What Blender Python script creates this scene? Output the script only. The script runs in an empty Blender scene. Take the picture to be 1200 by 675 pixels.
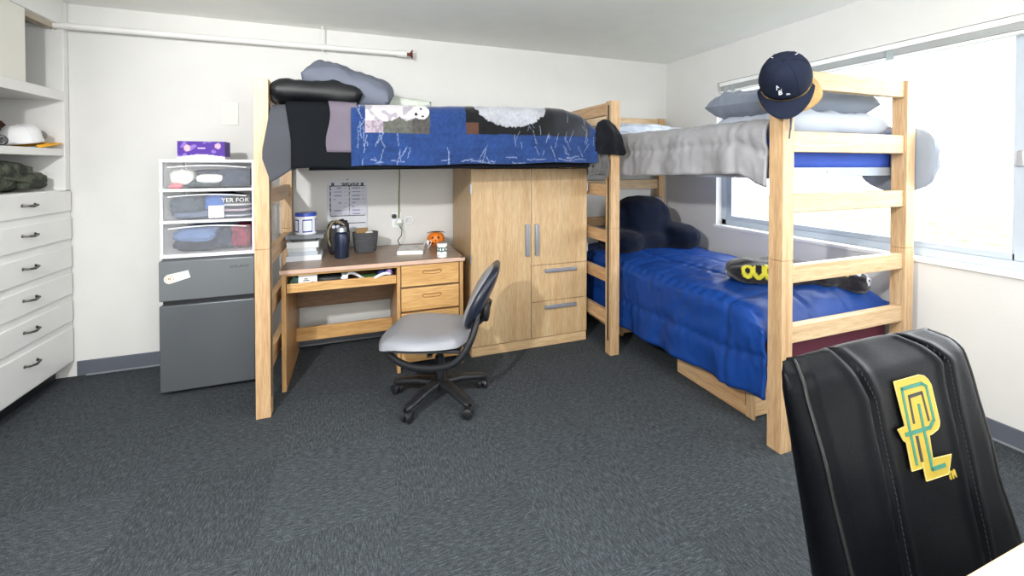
import bpy, bmesh, math, random
from mathutils import Vector, Matrix, Euler, noise
RD = random.Random(11)
scene = bpy.context.scene
COL = scene.collection
PI = math.pi

# ------------------------------------------------------------------ materials
def lin(h):
    h = h.lstrip('#')
    o = []
    for i in (0, 2, 4):
        c = int(h[i:i+2], 16) / 255
        o.append(c/12.92 if c <= .04045 else ((c+.055)/1.055)**2.4)
    return tuple(o)

def nodes_of(name):
    m = bpy.data.materials.new(name); m.use_nodes = True
    nt = m.node_tree
    return m, nt, nt.nodes['Principled BSDF']

def N(nt, t, **kw):
    n = nt.nodes.new(t)
    for k, v in kw.items(): setattr(n, k, v)
    return n

def L(nt, a, b): nt.links.new(a, b)

def coords(nt, scale=(1, 1, 1)):
    tc = N(nt, 'ShaderNodeTexCoord'); mp = N(nt, 'ShaderNodeMapping')
    mp.inputs['Scale'].default_value = scale
    L(nt, tc.outputs['Object'], mp.inputs['Vector'])
    return mp.outputs['Vector']

def ramp(nt, fac, stops):
    r = N(nt, 'ShaderNodeValToRGB')
    while len(r.color_ramp.elements) < len(stops): r.color_ramp.elements.new(.5)
    for e, (p, c) in zip(r.color_ramp.elements, stops):
        e.position = p; e.color = (*c, 1)
    L(nt, fac, r.inputs['Fac'])
    return r.outputs['Color']

def mul(c, k): return tuple(min(1, x*k) for x in c)

MATS = {}
def mat(name, base, rough=.6, metal=0, var=.06, vscale=6, bump=0, bscale=60, sheen=0, coat=0, spec=.5, aniso=None, weave=0):
    if name in MATS: return MATS[name]
    m, nt, b = nodes_of(name)
    c = lin(base) if isinstance(base, str) else base
    v = coords(nt, aniso or (1, 1, 1))
    n = N(nt, 'ShaderNodeTexNoise'); n.inputs['Scale'].default_value = vscale; n.inputs['Detail'].default_value = 4
    L(nt, v, n.inputs['Vector'])
    L(nt, ramp(nt, n.outputs['Fac'], [(.3, mul(c, 1-var)), (.7, mul(c, 1+var))]), b.inputs['Base Color'])
    b.inputs['Roughness'].default_value = rough
    b.inputs['Metallic'].default_value = metal
    b.inputs['Specular IOR Level'].default_value = .12 if rough >= .85 and spec == .5 else spec
    if sheen:
        b.inputs['Sheen Weight'].default_value = sheen; b.inputs['Sheen Roughness'].default_value = .5
    if coat:
        b.inputs['Coat Weight'].default_value = coat; b.inputs['Coat Roughness'].default_value = .15
    if bump:
        n2 = N(nt, 'ShaderNodeTexNoise'); n2.inputs['Scale'].default_value = bscale; n2.inputs['Detail'].default_value = 5
        L(nt, v, n2.inputs['Vector'])
        bp = N(nt, 'ShaderNodeBump'); bp.inputs['Strength'].default_value = bump; bp.inputs['Distance'].default_value = .01
        L(nt, n2.outputs['Fac'], bp.inputs['Height']); L(nt, bp.outputs['Normal'], b.inputs['Normal'])
    MATS[name] = m
    return m

def wood(name, axis, light, dark, rough=.42, fine=60, board=0):
    """straight oak grain running along one axis"""
    if name in MATS: return MATS[name]
    m, nt, b = nodes_of(name)
    sc = [1, 1, 1]; sc['xyz'.index(axis)] = .06
    v = coords(nt, tuple(sc))
    a = N(nt, 'ShaderNodeTexNoise'); a.inputs['Scale'].default_value = 22; a.inputs['Detail'].default_value = 6
    a.inputs['Roughness'].default_value = .6; a.inputs['Distortion'].default_value = .8
    L(nt, v, a.inputs['Vector'])
    f = N(nt, 'ShaderNodeTexNoise'); f.inputs['Scale'].default_value = fine*3; f.inputs['Detail'].default_value = 3
    L(nt, v, f.inputs['Vector'])
    lo, hi = lin(dark), lin(light)
    c1 = ramp(nt, a.outputs['Fac'], [(.3, lo), (.5, tuple((x+y)/2 for x, y in zip(lo, hi))), (.68, hi)])
    c2 = ramp(nt, f.outputs['Fac'], [(.35, mul(lo, .8)), (.6, (1, 1, 1))])
    mx = N(nt, 'ShaderNodeMix', data_type='RGBA', blend_type='MULTIPLY')
    mx.inputs['Factor'].default_value = .35
    L(nt, c1, mx.inputs[6]); L(nt, c2, mx.inputs[7])
    out = mx.outputs[2]
    if board:
        # glued-up boards: each strip a slightly different tone
        v2 = coords(nt, (1/board, 0, 0) if axis != 'x' else (0, 0, 1/board))
        w = N(nt, 'ShaderNodeTexWhiteNoise', noise_dimensions='3D')
        fl = N(nt, 'ShaderNodeVectorMath', operation='FLOOR'); L(nt, v2, fl.inputs[0]); L(nt, fl.outputs[0], w.inputs['Vector'])
        c3 = ramp(nt, w.outputs['Value'], [(0, (.86, .84, .8)), (1, (1, 1, 1))])
        m2 = N(nt, 'ShaderNodeMix', data_type='RGBA', blend_type='MULTIPLY'); m2.inputs['Factor'].default_value = 1
        L(nt, out, m2.inputs[6]); L(nt, c3, m2.inputs[7]); out = m2.outputs[2]
    L(nt, out, b.inputs['Base Color'])
    b.inputs['Roughness'].default_value = rough
    bp = N(nt, 'ShaderNodeBump'); bp.inputs['Strength'].default_value = .12; bp.inputs['Distance'].default_value = .003
    L(nt, f.outputs['Fac'], bp.inputs['Height']); L(nt, bp.outputs['Normal'], b.inputs['Normal'])
    MATS[name] = m
    return m

def painted(name, rough=.8, sheen=0, bump=.2, bscale=200, spec=.15):
    """colour pattern of the thing itself comes from its 'Col' attribute"""
    if name in MATS: return MATS[name]
    m, nt, b = nodes_of(name)
    at = N(nt, 'ShaderNodeAttribute'); at.attribute_name = 'Col'
    v = coords(nt)
    n = N(nt, 'ShaderNodeTexNoise'); n.inputs['Scale'].default_value = bscale; n.inputs['Detail'].default_value = 3
    L(nt, v, n.inputs['Vector'])
    c = ramp(nt, n.outputs['Fac'], [(.3, (.8, .8, .8)), (.7, (1, 1, 1))])
    mx = N(nt, 'ShaderNodeMix', data_type='RGBA', blend_type='MULTIPLY'); mx.inputs['Factor'].default_value = .6
    L(nt, at.outputs['Color'], mx.inputs[6]); L(nt, c, mx.inputs[7]); L(nt, mx.outputs[2], b.inputs['Base Color'])
    b.inputs['Roughness'].default_value = rough; b.inputs['Sheen Weight'].default_value = sheen
    b.inputs['Specular IOR Level'].default_value = spec
    bp = N(nt, 'ShaderNodeBump'); bp.inputs['Strength'].default_value = bump; bp.inputs['Distance'].default_value = .01
    L(nt, n.outputs['Fac'], bp.inputs['Height']); L(nt, bp.outputs['Normal'], b.inputs['Normal'])
    MATS[name] = m
    return m

def clear(name, tint, cover, rough=.1):
    """thin clear sheet: mostly see-through, part milky / glossy"""
    if name in MATS: return MATS[name]
    m, nt, b = nodes_of(name)
    b.inputs['Base Color'].default_value = (*tint, 1); b.inputs['Roughness'].default_value = rough
    n = N(nt, 'ShaderNodeTexNoise'); n.inputs['Scale'].default_value = 4
    L(nt, coords(nt), n.inputs['Vector'])
    mr = N(nt, 'ShaderNodeMapRange'); mr.inputs['To Min'].default_value = cover*.85; mr.inputs['To Max'].default_value = cover*1.15
    L(nt, n.outputs['Fac'], mr.inputs['Value'])
    t = N(nt, 'ShaderNodeBsdfTransparent'); mx = N(nt, 'ShaderNodeMixShader')
    L(nt, mr.outputs['Result'], mx.inputs['Fac']); L(nt, t.outputs[0], mx.inputs[1]); L(nt, b.outputs[0], mx.inputs[2])
    L(nt, mx.outputs[0], nt.nodes['Material Output'].inputs['Surface'])
    MATS[name] = m
    return m

def carpet():
    m, nt, b = nodes_of('carpet')
    tc = N(nt, 'ShaderNodeTexCoord')
    off = N(nt, 'ShaderNodeMapping'); off.inputs['Location'].default_value = (.15*2, -.08, 0); off.inputs['Scale'].default_value = (2, 2, 1)
    L(nt, tc.outputs['Object'], off.inputs['Vector'])
    fl = N(nt, 'ShaderNodeVectorMath', operation='FLOOR'); L(nt, off.outputs[0], fl.inputs[0])
    wn = N(nt, 'ShaderNodeTexWhiteNoise', noise_dimensions='2D'); L(nt, fl.outputs[0], wn.inputs['Vector'])
    ck = N(nt, 'ShaderNodeTexChecker'); ck.inputs['Scale'].default_value = 1.0
    sub = N(nt, 'ShaderNodeVectorMath', operation='ADD'); sub.inputs[1].default_value = (.001, .001, .5)
    L(nt, off.outputs[0], sub.inputs[0]); L(nt, sub.outputs[0], ck.inputs['Vector'])
    def streak(s):
        mp = N(nt, 'ShaderNodeMapping'); mp.inputs['Scale'].default_value = s
        L(nt, tc.outputs['Object'], mp.inputs['Vector'])
        n = N(nt, 'ShaderNodeTexNoise'); n.inputs['Scale'].default_value = 1; n.inputs['Detail'].default_value = 3; n.inputs['Roughness'].default_value = .65
        L(nt, mp.outputs[0], n.inputs['Vector'])
        return n.outputs['Fac']
    a, c = streak((170, 34, 1)), streak((34, 170, 1))
    mx = N(nt, 'ShaderNodeMix', data_type='FLOAT')
    L(nt, ck.outputs['Fac'], mx.inputs[0]); L(nt, a, mx.inputs[2]); L(nt, c, mx.inputs[3])
    fi = N(nt, 'ShaderNodeTexNoise'); fi.inputs['Scale'].default_value = 260; fi.inputs['Detail'].default_value = 2
    L(nt, tc.outputs['Object'], fi.inputs['Vector'])
    ad = N(nt, 'ShaderNodeMath', operation='ADD'); L(nt, mx.outputs[0], ad.inputs[0])
    m3 = N(nt, 'ShaderNodeMath', operation='MULTIPLY'); m3.inputs[1].default_value = .8
    L(nt, fi.outputs['Fac'], m3.inputs[0]); L(nt, m3.outputs[0], ad.inputs[1])
    hv = N(nt, 'ShaderNodeMath', operation='MULTIPLY'); hv.inputs[1].default_value = .555; L(nt, ad.outputs[0], hv.inputs[0])
    col = ramp(nt, hv.outputs[0], [(.32, lin('#24272a')), (.5, lin('#3e4347')), (.7, lin('#656c73'))])
    tone = ramp(nt, wn.outputs['Value'], [(0, (.86, .86, .86)), (1, (1, 1, 1))])
    mm = N(nt, 'ShaderNodeMix', data_type='RGBA', blend_type='MULTIPLY'); mm.inputs['Factor'].default_value = 1
    L(nt, col, mm.inputs[6]); L(nt, tone, mm.inputs[7]); L(nt, mm.outputs[2], b.inputs['Base Color'])
    b.inputs['Roughness'].default_value = .95; b.inputs['Specular IOR Level'].default_value = .15
    bp = N(nt, 'ShaderNodeBump'); bp.inputs['Strength'].default_value = .5; bp.inputs['Distance'].default_value = .006
    L(nt, hv.outputs[0], bp.inputs['Height']); L(nt, bp.outputs['Normal'], b.inputs['Normal'])
    return m

# ------------------------------------------------------------------ mesh builder
class MB:
    def __init__(s): s.v = []; s.f = []; s.c = []
    def add(s, vs, fs, col=None):
        o = len(s.v)
        s.v += [Vector(p) for p in vs]; s.f += [tuple(i+o for i in f) for f in fs]
        if callable(col): s.c += [col(i, p) for i, p in enumerate(vs)]
        else: s.c += [col or (1, 1, 1)]*len(vs)
        return s
    def box(s, x0, x1, y0, y1, z0, z1, col=None):
        vs = [(x, y, z) for z in (z0, z1) for y in (y0, y1) for x in (x0, x1)]
        return s.add(vs, [(0, 2, 3, 1), (4, 5, 7, 6), (0, 1, 5, 4), (2, 6, 7, 3), (0, 4, 6, 2), (1, 3, 7, 5)], col)
    def obox(s, c, size, rot=(0, 0, 0), col=None):
        R = Euler(rot).to_matrix() if not isinstance(rot, Matrix) else rot
        vs = [Vector(c)+R@Vector((x*size[0]/2, y*size[1]/2, z*size[2]/2)) for z in (-1, 1) for y in (-1, 1) for x in (-1, 1)]
        return s.add(vs, [(0, 2, 3, 1), (4, 5, 7, 6), (0, 1, 5, 4), (2, 6, 7, 3), (0, 4, 6, 2), (1, 3, 7, 5)], col)
    def tube(s, path, r, n=10, closed=False, flat=1.0, up=None, col=None):
        P = [Vector(p) for p in path]; m = len(P)
        rs = r if isinstance(r, (list, tuple)) else [r]*m
        vs = []; prev = None
        for i, p in enumerate(P):
            a = P[(i-1) % m] if (closed or i) else p
            b = P[(i+1) % m] if (closed or i < m-1) else p
            t = (b-a).normalized()
            if prev is None:
                u = Vector(up) if up else (Vector((0, 0, 1)) if abs(t.z) < .9 else Vector((1, 0, 0)))
            else: u = prev
            u = (u-t*u.dot(t)).normalized(); w = t.cross(u); prev = u
            for k in range(n):
                an = 2*PI*k/n
                vs.append(p+(u*math.cos(an)+w*math.sin(an)*flat)*rs[i])
        fs = []
        for i in range(m if closed else m-1):
            for k in range(n):
                a, b = i*n+k, i*n+(k+1) % n
                c, d = ((i+1) % m)*n+(k+1) % n, ((i+1) % m)*n+k
                fs.append((a, b, c, d))
        if not closed:
            fs.append(tuple(range(n-1, -1, -1))); fs.append(tuple((m-1)*n+k for k in range(n)))
        return s.add(vs, fs, col)
    def cyl(s, p0, p1, r0, r1=None, n=20, col=None):
        return s.tube([p0, p1], [r0, r0 if r1 is None else r1], n, col=col)
    def lathe(s, prof, c=(0, 0, 0), n=28, rot=None, sx=1, sy=1, col=None):
        R = rot if rot is not None else Matrix.Identity(3)
        vs = []; fs = []
        for r, z in prof:
            for k in range(n):
                an = 2*PI*k/n
                vs.append(Vector(c)+R@Vector((r*math.cos(an)*sx, r*math.sin(an)*sy, z)))
        m = len(prof)
        for i in range(m-1):
            for k in range(n):
                fs.append((i*n+k, i*n+(k+1) % n, (i+1)*n+(k+1) % n, (i+1)*n+k))
        if prof[0][0] > 1e-4: fs.append(tuple(range(n-1, -1, -1)))
        if prof[-1][0] > 1e-4: fs.append(tuple((m-1)*n+k for k in range(n)))
        return s.add(vs, fs, col)
    def grid(s, fn, nu, nv, wrap=False, col=None, flip=False):
        vs = []; uv = []
        for j in range(nv+1):
            for i in range(nu if wrap else nu+1):
                vs.append(fn(i/nu, j/nv)); uv.append((i/nu, j/nv))
        w = nu if wrap else nu+1; fs = []
        for j in range(nv):
            for i in range(nu):
                a, b = j*w+i, j*w+(i+1) % w
                q = (a, b, b+w, a+w)
                fs.append(q[::-1] if flip else q)
        return s.add(vs, fs, (lambda i, p: col(*uv[i], p)) if callable(col) else col)
    def ell(s, c, r, nu=40, nv=24, disp=None, rot=None, p=1.0, col=None):
        """closed rounded lump; p<1 makes it boxier"""
        R = rot if rot is not None else Matrix.Identity(3)
        sg = lambda x: math.copysign(abs(x)**p, x)
        def fn(u, v):
            th = 2*PI*u; ph = PI*(v-.5)
            d = Vector((sg(math.cos(ph))*sg(math.cos(th)), sg(math.cos(ph))*sg(math.sin(th)), sg(math.sin(ph))))
            k = 1+(disp(d) if disp else 0)
            return Vector(c)+R@Vector((d.x*r[0]*k, d.y*r[1]*k, d.z*r[2]*k))
        return s.grid(fn, nu, nv, wrap=True, col=col)
    def prism(s, poly, h, M=Matrix.Identity(4), col=None):
        n = len(poly)
        vs = [M@Vector((x, y, 0)) for x, y in poly]+[M@Vector((x, y, h)) for x, y in poly]
        fs = [tuple(range(n-1, -1, -1)), tuple(range(n, 2*n))]
        fs += [(i, (i+1) % n, n+(i+1) % n, n+i) for i in range(n)]
        return s.add(vs, fs, col)
    def text(s, body, size, M, depth=.0006, col=None, align='CENTER', sx=1, bold=0):
        cu = bpy.data.curves.new('t', 'FONT'); cu.body = body; cu.size = size; cu.extrude = depth; cu.offset = bold
        cu.align_x = align; cu.align_y = 'CENTER'; cu.resolution_u = 2
        o = bpy.data.objects.new('t', cu); COL.objects.link(o)
        dg = bpy.context.evaluated_depsgraph_get()
        me = bpy.data.meshes.new_from_object(o.evaluated_get(dg))
        vs = [M@Vector((v.co.x*sx, v.co.y, v.co.z)) for v in me.vertices]; fs = [tuple(p.vertices) for p in me.polygons]
        bpy.data.objects.remove(o); bpy.data.curves.remove(cu); bpy.data.meshes.remove(me)
        return s.add(vs, fs, col)
    def build(s, name, material, parent=None, smooth=True, bevel=0, seg=2, sub=0, solid=0, offset=-1, voxel=0, angle=40, colors=False, doubles=False):
        me = bpy.data.meshes.new(name)
        if parent is None:
            xs = [v.x for v in s.v]; ys = [v.y for v in s.v]; zs = [v.z for v in s.v]
            base = Vector(((min(xs)+max(xs))/2, (min(ys)+max(ys))/2, min(zs))); inv = Matrix.Translation(-base)
        else:
            base = None; inv = world_of(parent).inverted()
        me.from_pydata([inv@v for v in s.v], [], s.f)
        if colors:
            at = me.color_attributes.new('Col', 'FLOAT_COLOR', 'POINT')
            at.data.foreach_set('color', [x for c in s.c for x in (*c, 1)])
        bm = bmesh.new(); bm.from_mesh(me)
        if doubles: bmesh.ops.remove_doubles(bm, verts=bm.verts, dist=1e-5)
        bmesh.ops.recalc_face_normals(bm, faces=bm.faces)
        bm.to_mesh(me); bm.free()
        me.materials.append(material)
        if smooth:
            me.polygons.foreach_set('use_smooth', [True]*len(me.polygons))
            if not sub and not solid and not voxel: me.set_sharp_from_angle(angle=math.radians(angle))
        o = bpy.data.objects.new(name, me); COL.objects.link(o)
        if base is not None: o.location = base
        else: o.parent = parent
        if voxel:
            r = o.modifiers.new('r', 'REMESH'); r.mode = 'VOXEL'; r.voxel_size = voxel; r.use_smooth_shade = True
            k = o.modifiers.new('s', 'SMOOTH'); k.iterations = 6; k.factor = .6
        if solid:
            d = o.modifiers.new('t', 'SOLIDIFY'); d.thickness = solid; d.offset = offset
        if sub:
            d = o.modifiers.new('d', 'SUBSURF'); d.levels = sub; d.render_levels = sub
        if bevel:
            d = o.modifiers.new('b', 'BEVEL'); d.width = bevel; d.segments = seg; d.limit_method = 'ANGLE'; d.angle_limit = math.radians(40)
        return o

def world_of(o):
    M = Matrix.Identity(4)
    while o is not None:
        M = Matrix.LocRotScale(o.location, o.rotation_euler, o.scale) @ M
        o = o.parent
    return M

def tag(o, label=None, cat=None, group=None, kind=None):
    if label: o['label'] = label
    if cat: o['category'] = cat
    if group: o['group'] = group
    if kind: o['kind'] = kind
    return o

def thing(name, label, cat, loc, rz=0, group=None):
    o = bpy.data.objects.new(name, None); COL.objects.link(o); o.empty_display_size = .1
    o.location = loc; o.rotation_euler = (0, 0, rz)
    return tag(o, label, cat, group)

def struct(mb, name, m, **kw):
    return tag(mb.build(name, m, smooth=False, **kw), kind='structure')

def nz(x, y, z=0, s=1): return noise.noise(Vector((x*s, y*s, z*s)))
def ss(a, b, x):
    t = max(0, min(1, (x-a)/(b-a))); return t*t*(3-2*t)
def lerp(a, b, t): return a+(b-a)*t
def interp(pts, x):
    if x <= pts[0][0]: return pts[0][1]
    for (a, p), (b, q) in zip(pts, pts[1:]):
        if x <= b: return p+(q-p)*(x-a)/(b-a)
    return pts[-1][1]
FRONT = lambda x, y, z: Matrix.Translation((x, y, z)) @ Matrix.Rotation(PI/2, 4, 'X')      # lettering that faces -y

# palette
WALL = mat('wall_paint', '#d9d9d7', .85, var=.015, bump=.08, bscale=90)
CEIL = mat('ceiling_paint', '#f1f2ee', .9, var=.015, bump=.08, bscale=120)
BASE = mat('rubber_base', '#5b606b', .55, var=.05)
WPAINT = mat('white_enamel', '#e4e4e2', .4, var=.02)
WPLAST = mat('white_plastic', '#eef0f4', .35, var=.01)
BLACKP = mat('black_plastic', '#1a1c20', .45, var=.08)
STEEL = mat('steel', '#b8bcc2', .35, metal=.8, var=.05)
BRONZE = mat('dark_pewter', '#56544f', .35, metal=.8, var=.1)
OZ = wood('oak_z', 'z', '#d2b68f', '#b9946a'); OX = wood('oak_x', 'x', '#d6bd98', '#bd9d74'); OY = wood('oak_y', 'y', '#d3b48c', '#b88f64')
PZ = wood('veneer_z', 'z', '#d5bd98', '#c3a277', board=.115); PX = wood('veneer_x', 'x', '#d8bd95', '#c6a478')
DX = wood('desk_oak_x', 'x', '#d8b27a', '#be9155'); DZ = wood('desk_oak_z', 'z', '#cba472', '#b08452')
TOPM = wood('desk_laminate', 'x', '#a38a74', '#856b56', rough=.3)
EDGE = mat('pale_edge_band', '#c3a593', .4)
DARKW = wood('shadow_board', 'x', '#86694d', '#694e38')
LEATHER = mat('black_leather', '#05060a', .42, var=.15, bump=.08, bscale=220, spec=.09)
FAB_GREY = mat('silver_comforter', '#929296', .7, sheen=.1, bump=.08, bscale=300)

# ------------------------------------------------------------------ setting
XL, XR, YB, H = -1.73, 2.978, 3.53, 2.4
YF = -2.2
tag(MB().box(-2.5, XR+.12, YF-.1, YB+.1, -.1, 0).build('floor', carpet(), smooth=False), kind='structure')
struct(MB().box(-2.5, XR+.12, YF-.1, YB+.1, H, H+.1), 'ceiling', CEIL)
struct(MB().box(-2.5, XR+.12, YB, YB+.1, 0, H), 'wall_back', WALL)
struct(MB().box(-2.5, XR+.12, YF-.1, YF, 0, H), 'wall_front', WALL)
w = MB(); w.box(-1.85, XL, YF, 2.78, 0, H); w.box(-2.5, -2.4, YF, YB, 0, H); w.box(-2.4, -1.85, 2.70, 2.78, 0, H)
struct(w, 'wall_left', WALL)
WY0, WY1, WZ0, WZ1 = -.75, 2.885, .845, 2.09
w = MB(); w.box(XR, XR+.12, YF, WY0, 0, H); w.box(XR, XR+.12, WY1, YB, 0, H); w.box(XR, XR+.12, WY0, WY1, 0, WZ0); w.box(XR, XR+.12, WY0, WY1, WZ1, H)
struct(w, 'wall_right', WALL)
# window
FR = mat('window_vinyl', '#b4bfcb', .35, var=.01)
fx0, fx1 = XR+.065, XR+.115
w = MB()
w.box(fx0, fx1, WY1-.05, WY1, WZ0, WZ1); w.box(fx0, fx1, WY0, WY0+.05, WZ0, WZ1)
w.box(fx0, fx1, WY0, WY1, WZ0, WZ0+.05); w.box(fx0, fx1, WY0, WY1, WZ1-.05, WZ1)
win = tag(w.build('window_1', FR, smooth=False, bevel=.004), kind='structure')
w = MB()
for a, b in ((WY1-.10, WY1-.05), (1.057, 1.112)): w.box(fx0+.005, fx0+.03, a, b, WZ0+.05, WZ1-.05)
w.box(fx0+.005, fx0+.03, 1.1, WY1-.1, WZ0+.05, WZ0+.085); w.box(fx0+.005, fx0+.03, 1.1, WY1-.1, WZ1-.085, WZ1-.05)
w.build('window_sash', FR, win, smooth=False, bevel=.003)
w = MB(); w.box(fx0+.03, fx1-.005, .985, 1.045, WZ0+.05, WZ1-.05); w.box(fx0+.03, fx1-.005, WY0+.05, WY0+.1, WZ0+.05, WZ1-.05)
w.box(fx0+.03, fx1-.005, WY0+.1, .985, WZ0+.05, WZ0+.085)
w.build('window_sash', FR, win, smooth=False, bevel=.003)
MB().box(fx0-.012, fx0+.006, 1.07, 1.10, 1.36, 1.44).build('window_latch', STEEL, win, bevel=.004)
GL = clear('window_glass', (.05, .06, .06), .05, .02)
MB().box(fx0+.015, fx0+.019, 1.1, WY1-.1, WZ0+.085, WZ1-.085).build('window_pane', GL, win, smooth=False)
MB().box(fx0+.04, fx0+.044, WY0+.1, .985, WZ0+.085, WZ1-.05).build('window_pane', GL, win, smooth=False)
struct(MB().box(XR-.02, fx0, WY0-.03, WY1+.015, WZ0-.022, WZ0+.002), 'trim_1', mat('sill_paint', '#f2f2f0', .5), bevel=.004)
# raised blind
bl = thing('window_blind', 'white slatted blind drawn up tight under the top of the window', 'blind', (XR+.03, 1.0, WZ1-.1))
MB().box(XR+.005, XR+.05, WY0+.03, WY1-.02, WZ1-.036, WZ1-.002).build('head_rail', mat('blind_white', '#eceeee', .5), bl, bevel=.003)
w = MB()
for k in range(7): w.box(XR+.006, XR+.052, WY0+.04, WY1-.025, WZ1-.072+k*.005, WZ1-.070+k*.005)
w.build('slat_stack', mat('blind_grey', '#dfe4e4', .5), bl, smooth=False)
MB().box(XR+.008, XR+.05, WY0+.04, WY1-.025, WZ1-.092, WZ1-.076).build('bottom_rail', mat('blind_white', '#eceeee'), bl, bevel=.003)
for y in (2.8, 2.72, 2.3, 1.6, .9): MB().box(XR+.001, XR+.007, y-.018, y+.018, WZ1-.094, WZ1-.04).build('ladder_clip', mat('clip_grey', '#a0aaac', .4), bl, smooth=False)
# baseboards
def base_strip(x0, x1, y0, y1, name):
    b = MB(); b.box(x0, x1, y0, y1, 0, .098); struct(b, name, BASE, bevel=.004)
base_strip(-1.71, XR, YB-.008, YB, 'baseboard_back')
base_strip(XR-.008, XR, YF, YB-.008, 'baseboard_right')
base_strip(XL, XL+.008, YF, 2.78, 'baseboard_left')
struct(MB().box(-1.66, XR-.01, YB-.022, YB-.008, 0, .012), 'trim_2', mat('cove_toe', '#7d8187', .5), bevel=.005)
struct(MB().box(XR-.022, XR-.008, YF, YB-.02, 0, .012), 'trim_3', mat('cove_toe', '#7d8187'), bevel=.005)
# grass outside
def grass_mat():
    m, nt, b = nodes_of('sunlit_grass')
    v = coords(nt); n = N(nt, 'ShaderNodeTexNoise'); n.inputs['Scale'].default_value = 4; n.inputs['Detail'].default_value = 8; n.inputs['Roughness'].default_value = .7
    L(nt, v, n.inputs['Vector'])
    L(nt, ramp(nt, n.outputs['Fac'], [(.36, lin('#555b4a')), (.5, lin('#61665a')), (.64, lin('#6c6e66'))]), b.inputs['Base Color'])
    b.inputs['Specular IOR Level'].default_value = 0; b.inputs['Roughness'].default_value = .9
    return m
def gfn(u, v):
    x = 3.15+17*u*u; y = -30+60*v
    return (x, y, -.15+.05*nz(x, y, 0, .6)-.01*u)
tag(MB().grid(gfn, 60, 80).build('grass_lawn', grass_mat()), 'pale dry sunlit grass outside the window', 'grass', kind='stuff')

# ------------------------------------------------------------------ built-in closet
cl = thing('built_in_closet', 'white built-in closet of open shelves above six drawers, against the back wall', 'closet', (XL-.3, 3.15, 0))
x0, x1, y0, y1 = -2.33, XL, 2.79, 3.525
w = MB()
w.box(x0, x1, 3.478, y1, 1.2, H-.002); w.box(x0, x1, y0, y0+.04, 1.2, H-.002)            # stiles
w.box(x0, x0+.02, y0, y1, .1, H-.002)                                        # back
w.box(x0+.02, x1, y0+.04, 3.478, 2.245, H-.002)                              # head
w.box(x0+.02, x1, y0, y1, .1, 1.213)                                         # drawer carcass
w.build('carcass', WPAINT, cl, smooth=False, bevel=.002)
for a, b, xx in ((1.772, 1.832, x1), (1.426, 1.47, x1-.004)): MB().box(x0+.02, xx, y0+.04, 3.478, a, b).build('shelf', WPAINT, cl, smooth=False, bevel=.003)
w = MB()
for k in range(3): w.box(x1-.04-k*.022, x1-.03-k*.022, y0+.04, 3.478, 2.215, 2.245)
w.build('door_track', mat('track_brown', '#b3a795', .5), cl, smooth=False)
MB().box(x1-.022, x1-.002, y0+.04, 3.158, 1.832, 2.243).build('sliding_door', mat('door_enamel', '#e2e1d8', .45, var=.01), cl, smooth=False, bevel=.003)
MB().box(x0+.06, x1-.07, y0+.01, y1-.03, 0, .1).build('toe_kick', BLACKP, cl, smooth=False)
for a, b in ((1.075, 1.205), (.897, 1.038), (.716, .857), (.543, .682), (.368, .506), (.11, .334)):
    w = MB(); M0 = (x1, x1+.012, y0+.045, 3.512, a, b); w.box(*M0)
    d = w.build('drawer', WPAINT, cl, smooth=True, bevel=.009, seg=3)
    zc = b-.06 if b-a < .2 else b-.075
    h = MB(); h.tube([(x1+.011, 3.085, zc), (x1+.034, 3.095, zc-.002), (x1+.04, 3.13, zc-.006), (x1+.034, 3.172, zc-.002), (x1+.011, 3.182, zc)], [.006, .006, .0075, .006, .006], 8, flat=.8)
    for y in (3.085, 3.182): h.cyl((x1+.011, y, zc), (x1+.014, y, zc), .009)
    h.build('handle', BRONZE, d)

# things in the closet
def cap(root, crown_m, brim_m, R, c, r=.092, hgt=.12, brim_len=.075, seams=True, button_m=None, brim_drop=.25, kpow=.7):
    """baseball cap: local +x is where the brim points, local +z the crown's top"""
    w = MB(); cr = Vector(c)
    def cf(u, v):
        th = 2*PI*u; ph = v*PI/2
        rr = r*(math.cos(ph)**.62); z = hgt*math.sin(ph)**.9
        fx = 1.1 if math.cos(th) > 0 else 1.05
        if seams: rr *= 1-.02*math.exp(-(math.sin(3*th)/.12)**2)*math.cos(ph)
        z += .012*max(0, math.cos(th))*math.sin(2*ph)
        return cr+R@Vector((rr*math.cos(th)*fx, rr*math.sin(th), z))
    w.grid(cf, 48, 16, wrap=True)
    w.build('crown', crown_m, root, solid=.003, smooth=True)
    w = MB()
    def bf(u, v):
        th = (u-.5)*PI*.92
        k = math.cos(th)**kpow if math.cos(th) > 0 else 0
        rad = r*(1.0)+v*brim_len*k
        x = rad*math.cos(th)*1.1; y = (r+v*brim_len*.12)*math.sin(th)
        z = -.004-brim_drop*y*y/(.1)-v*.012
        return cr+R@Vector((x, y, z))
    w.grid(bf, 28, 8)
    w.build('brim', brim_m, root, solid=.005)
    w = MB()
    for q in range(6):
        th = PI*q/3+PI/6; w.tube([cf(th/(2*PI), v)+R@Vector((0, 0, .0012)) for v in [i/10 for i in range(10)]], .0016, 5)
    w.build('seam', brim_m if crown_m is brim_m else crown_m, root)
    w = MB(); w.ell(cr+R@Vector((0, 0, hgt+.001)), (.008, .008, .005), 12, 8, rot=R); w.build('button', button_m or crown_m, root)
wc = thing('baseball_cap', 'white baseball cap with a yellow brim on the closet shelf', 'cap', (-1.86, 3.30, 1.47))
Rc = Matrix.Rotation(math.radians(62), 3, 'Z') @ Matrix.Rotation(math.radians(-9), 3, 'Y')
CC = Vector((-1.835, 3.295, 1.494))
cap(wc, mat('cap_white', '#e9e9ec', .8, bump=.1), mat('cap_yellow', '#e9a91f', .7), Rc, CC, r=.088, hgt=.105, brim_len=.085, brim_drop=.1)
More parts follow.
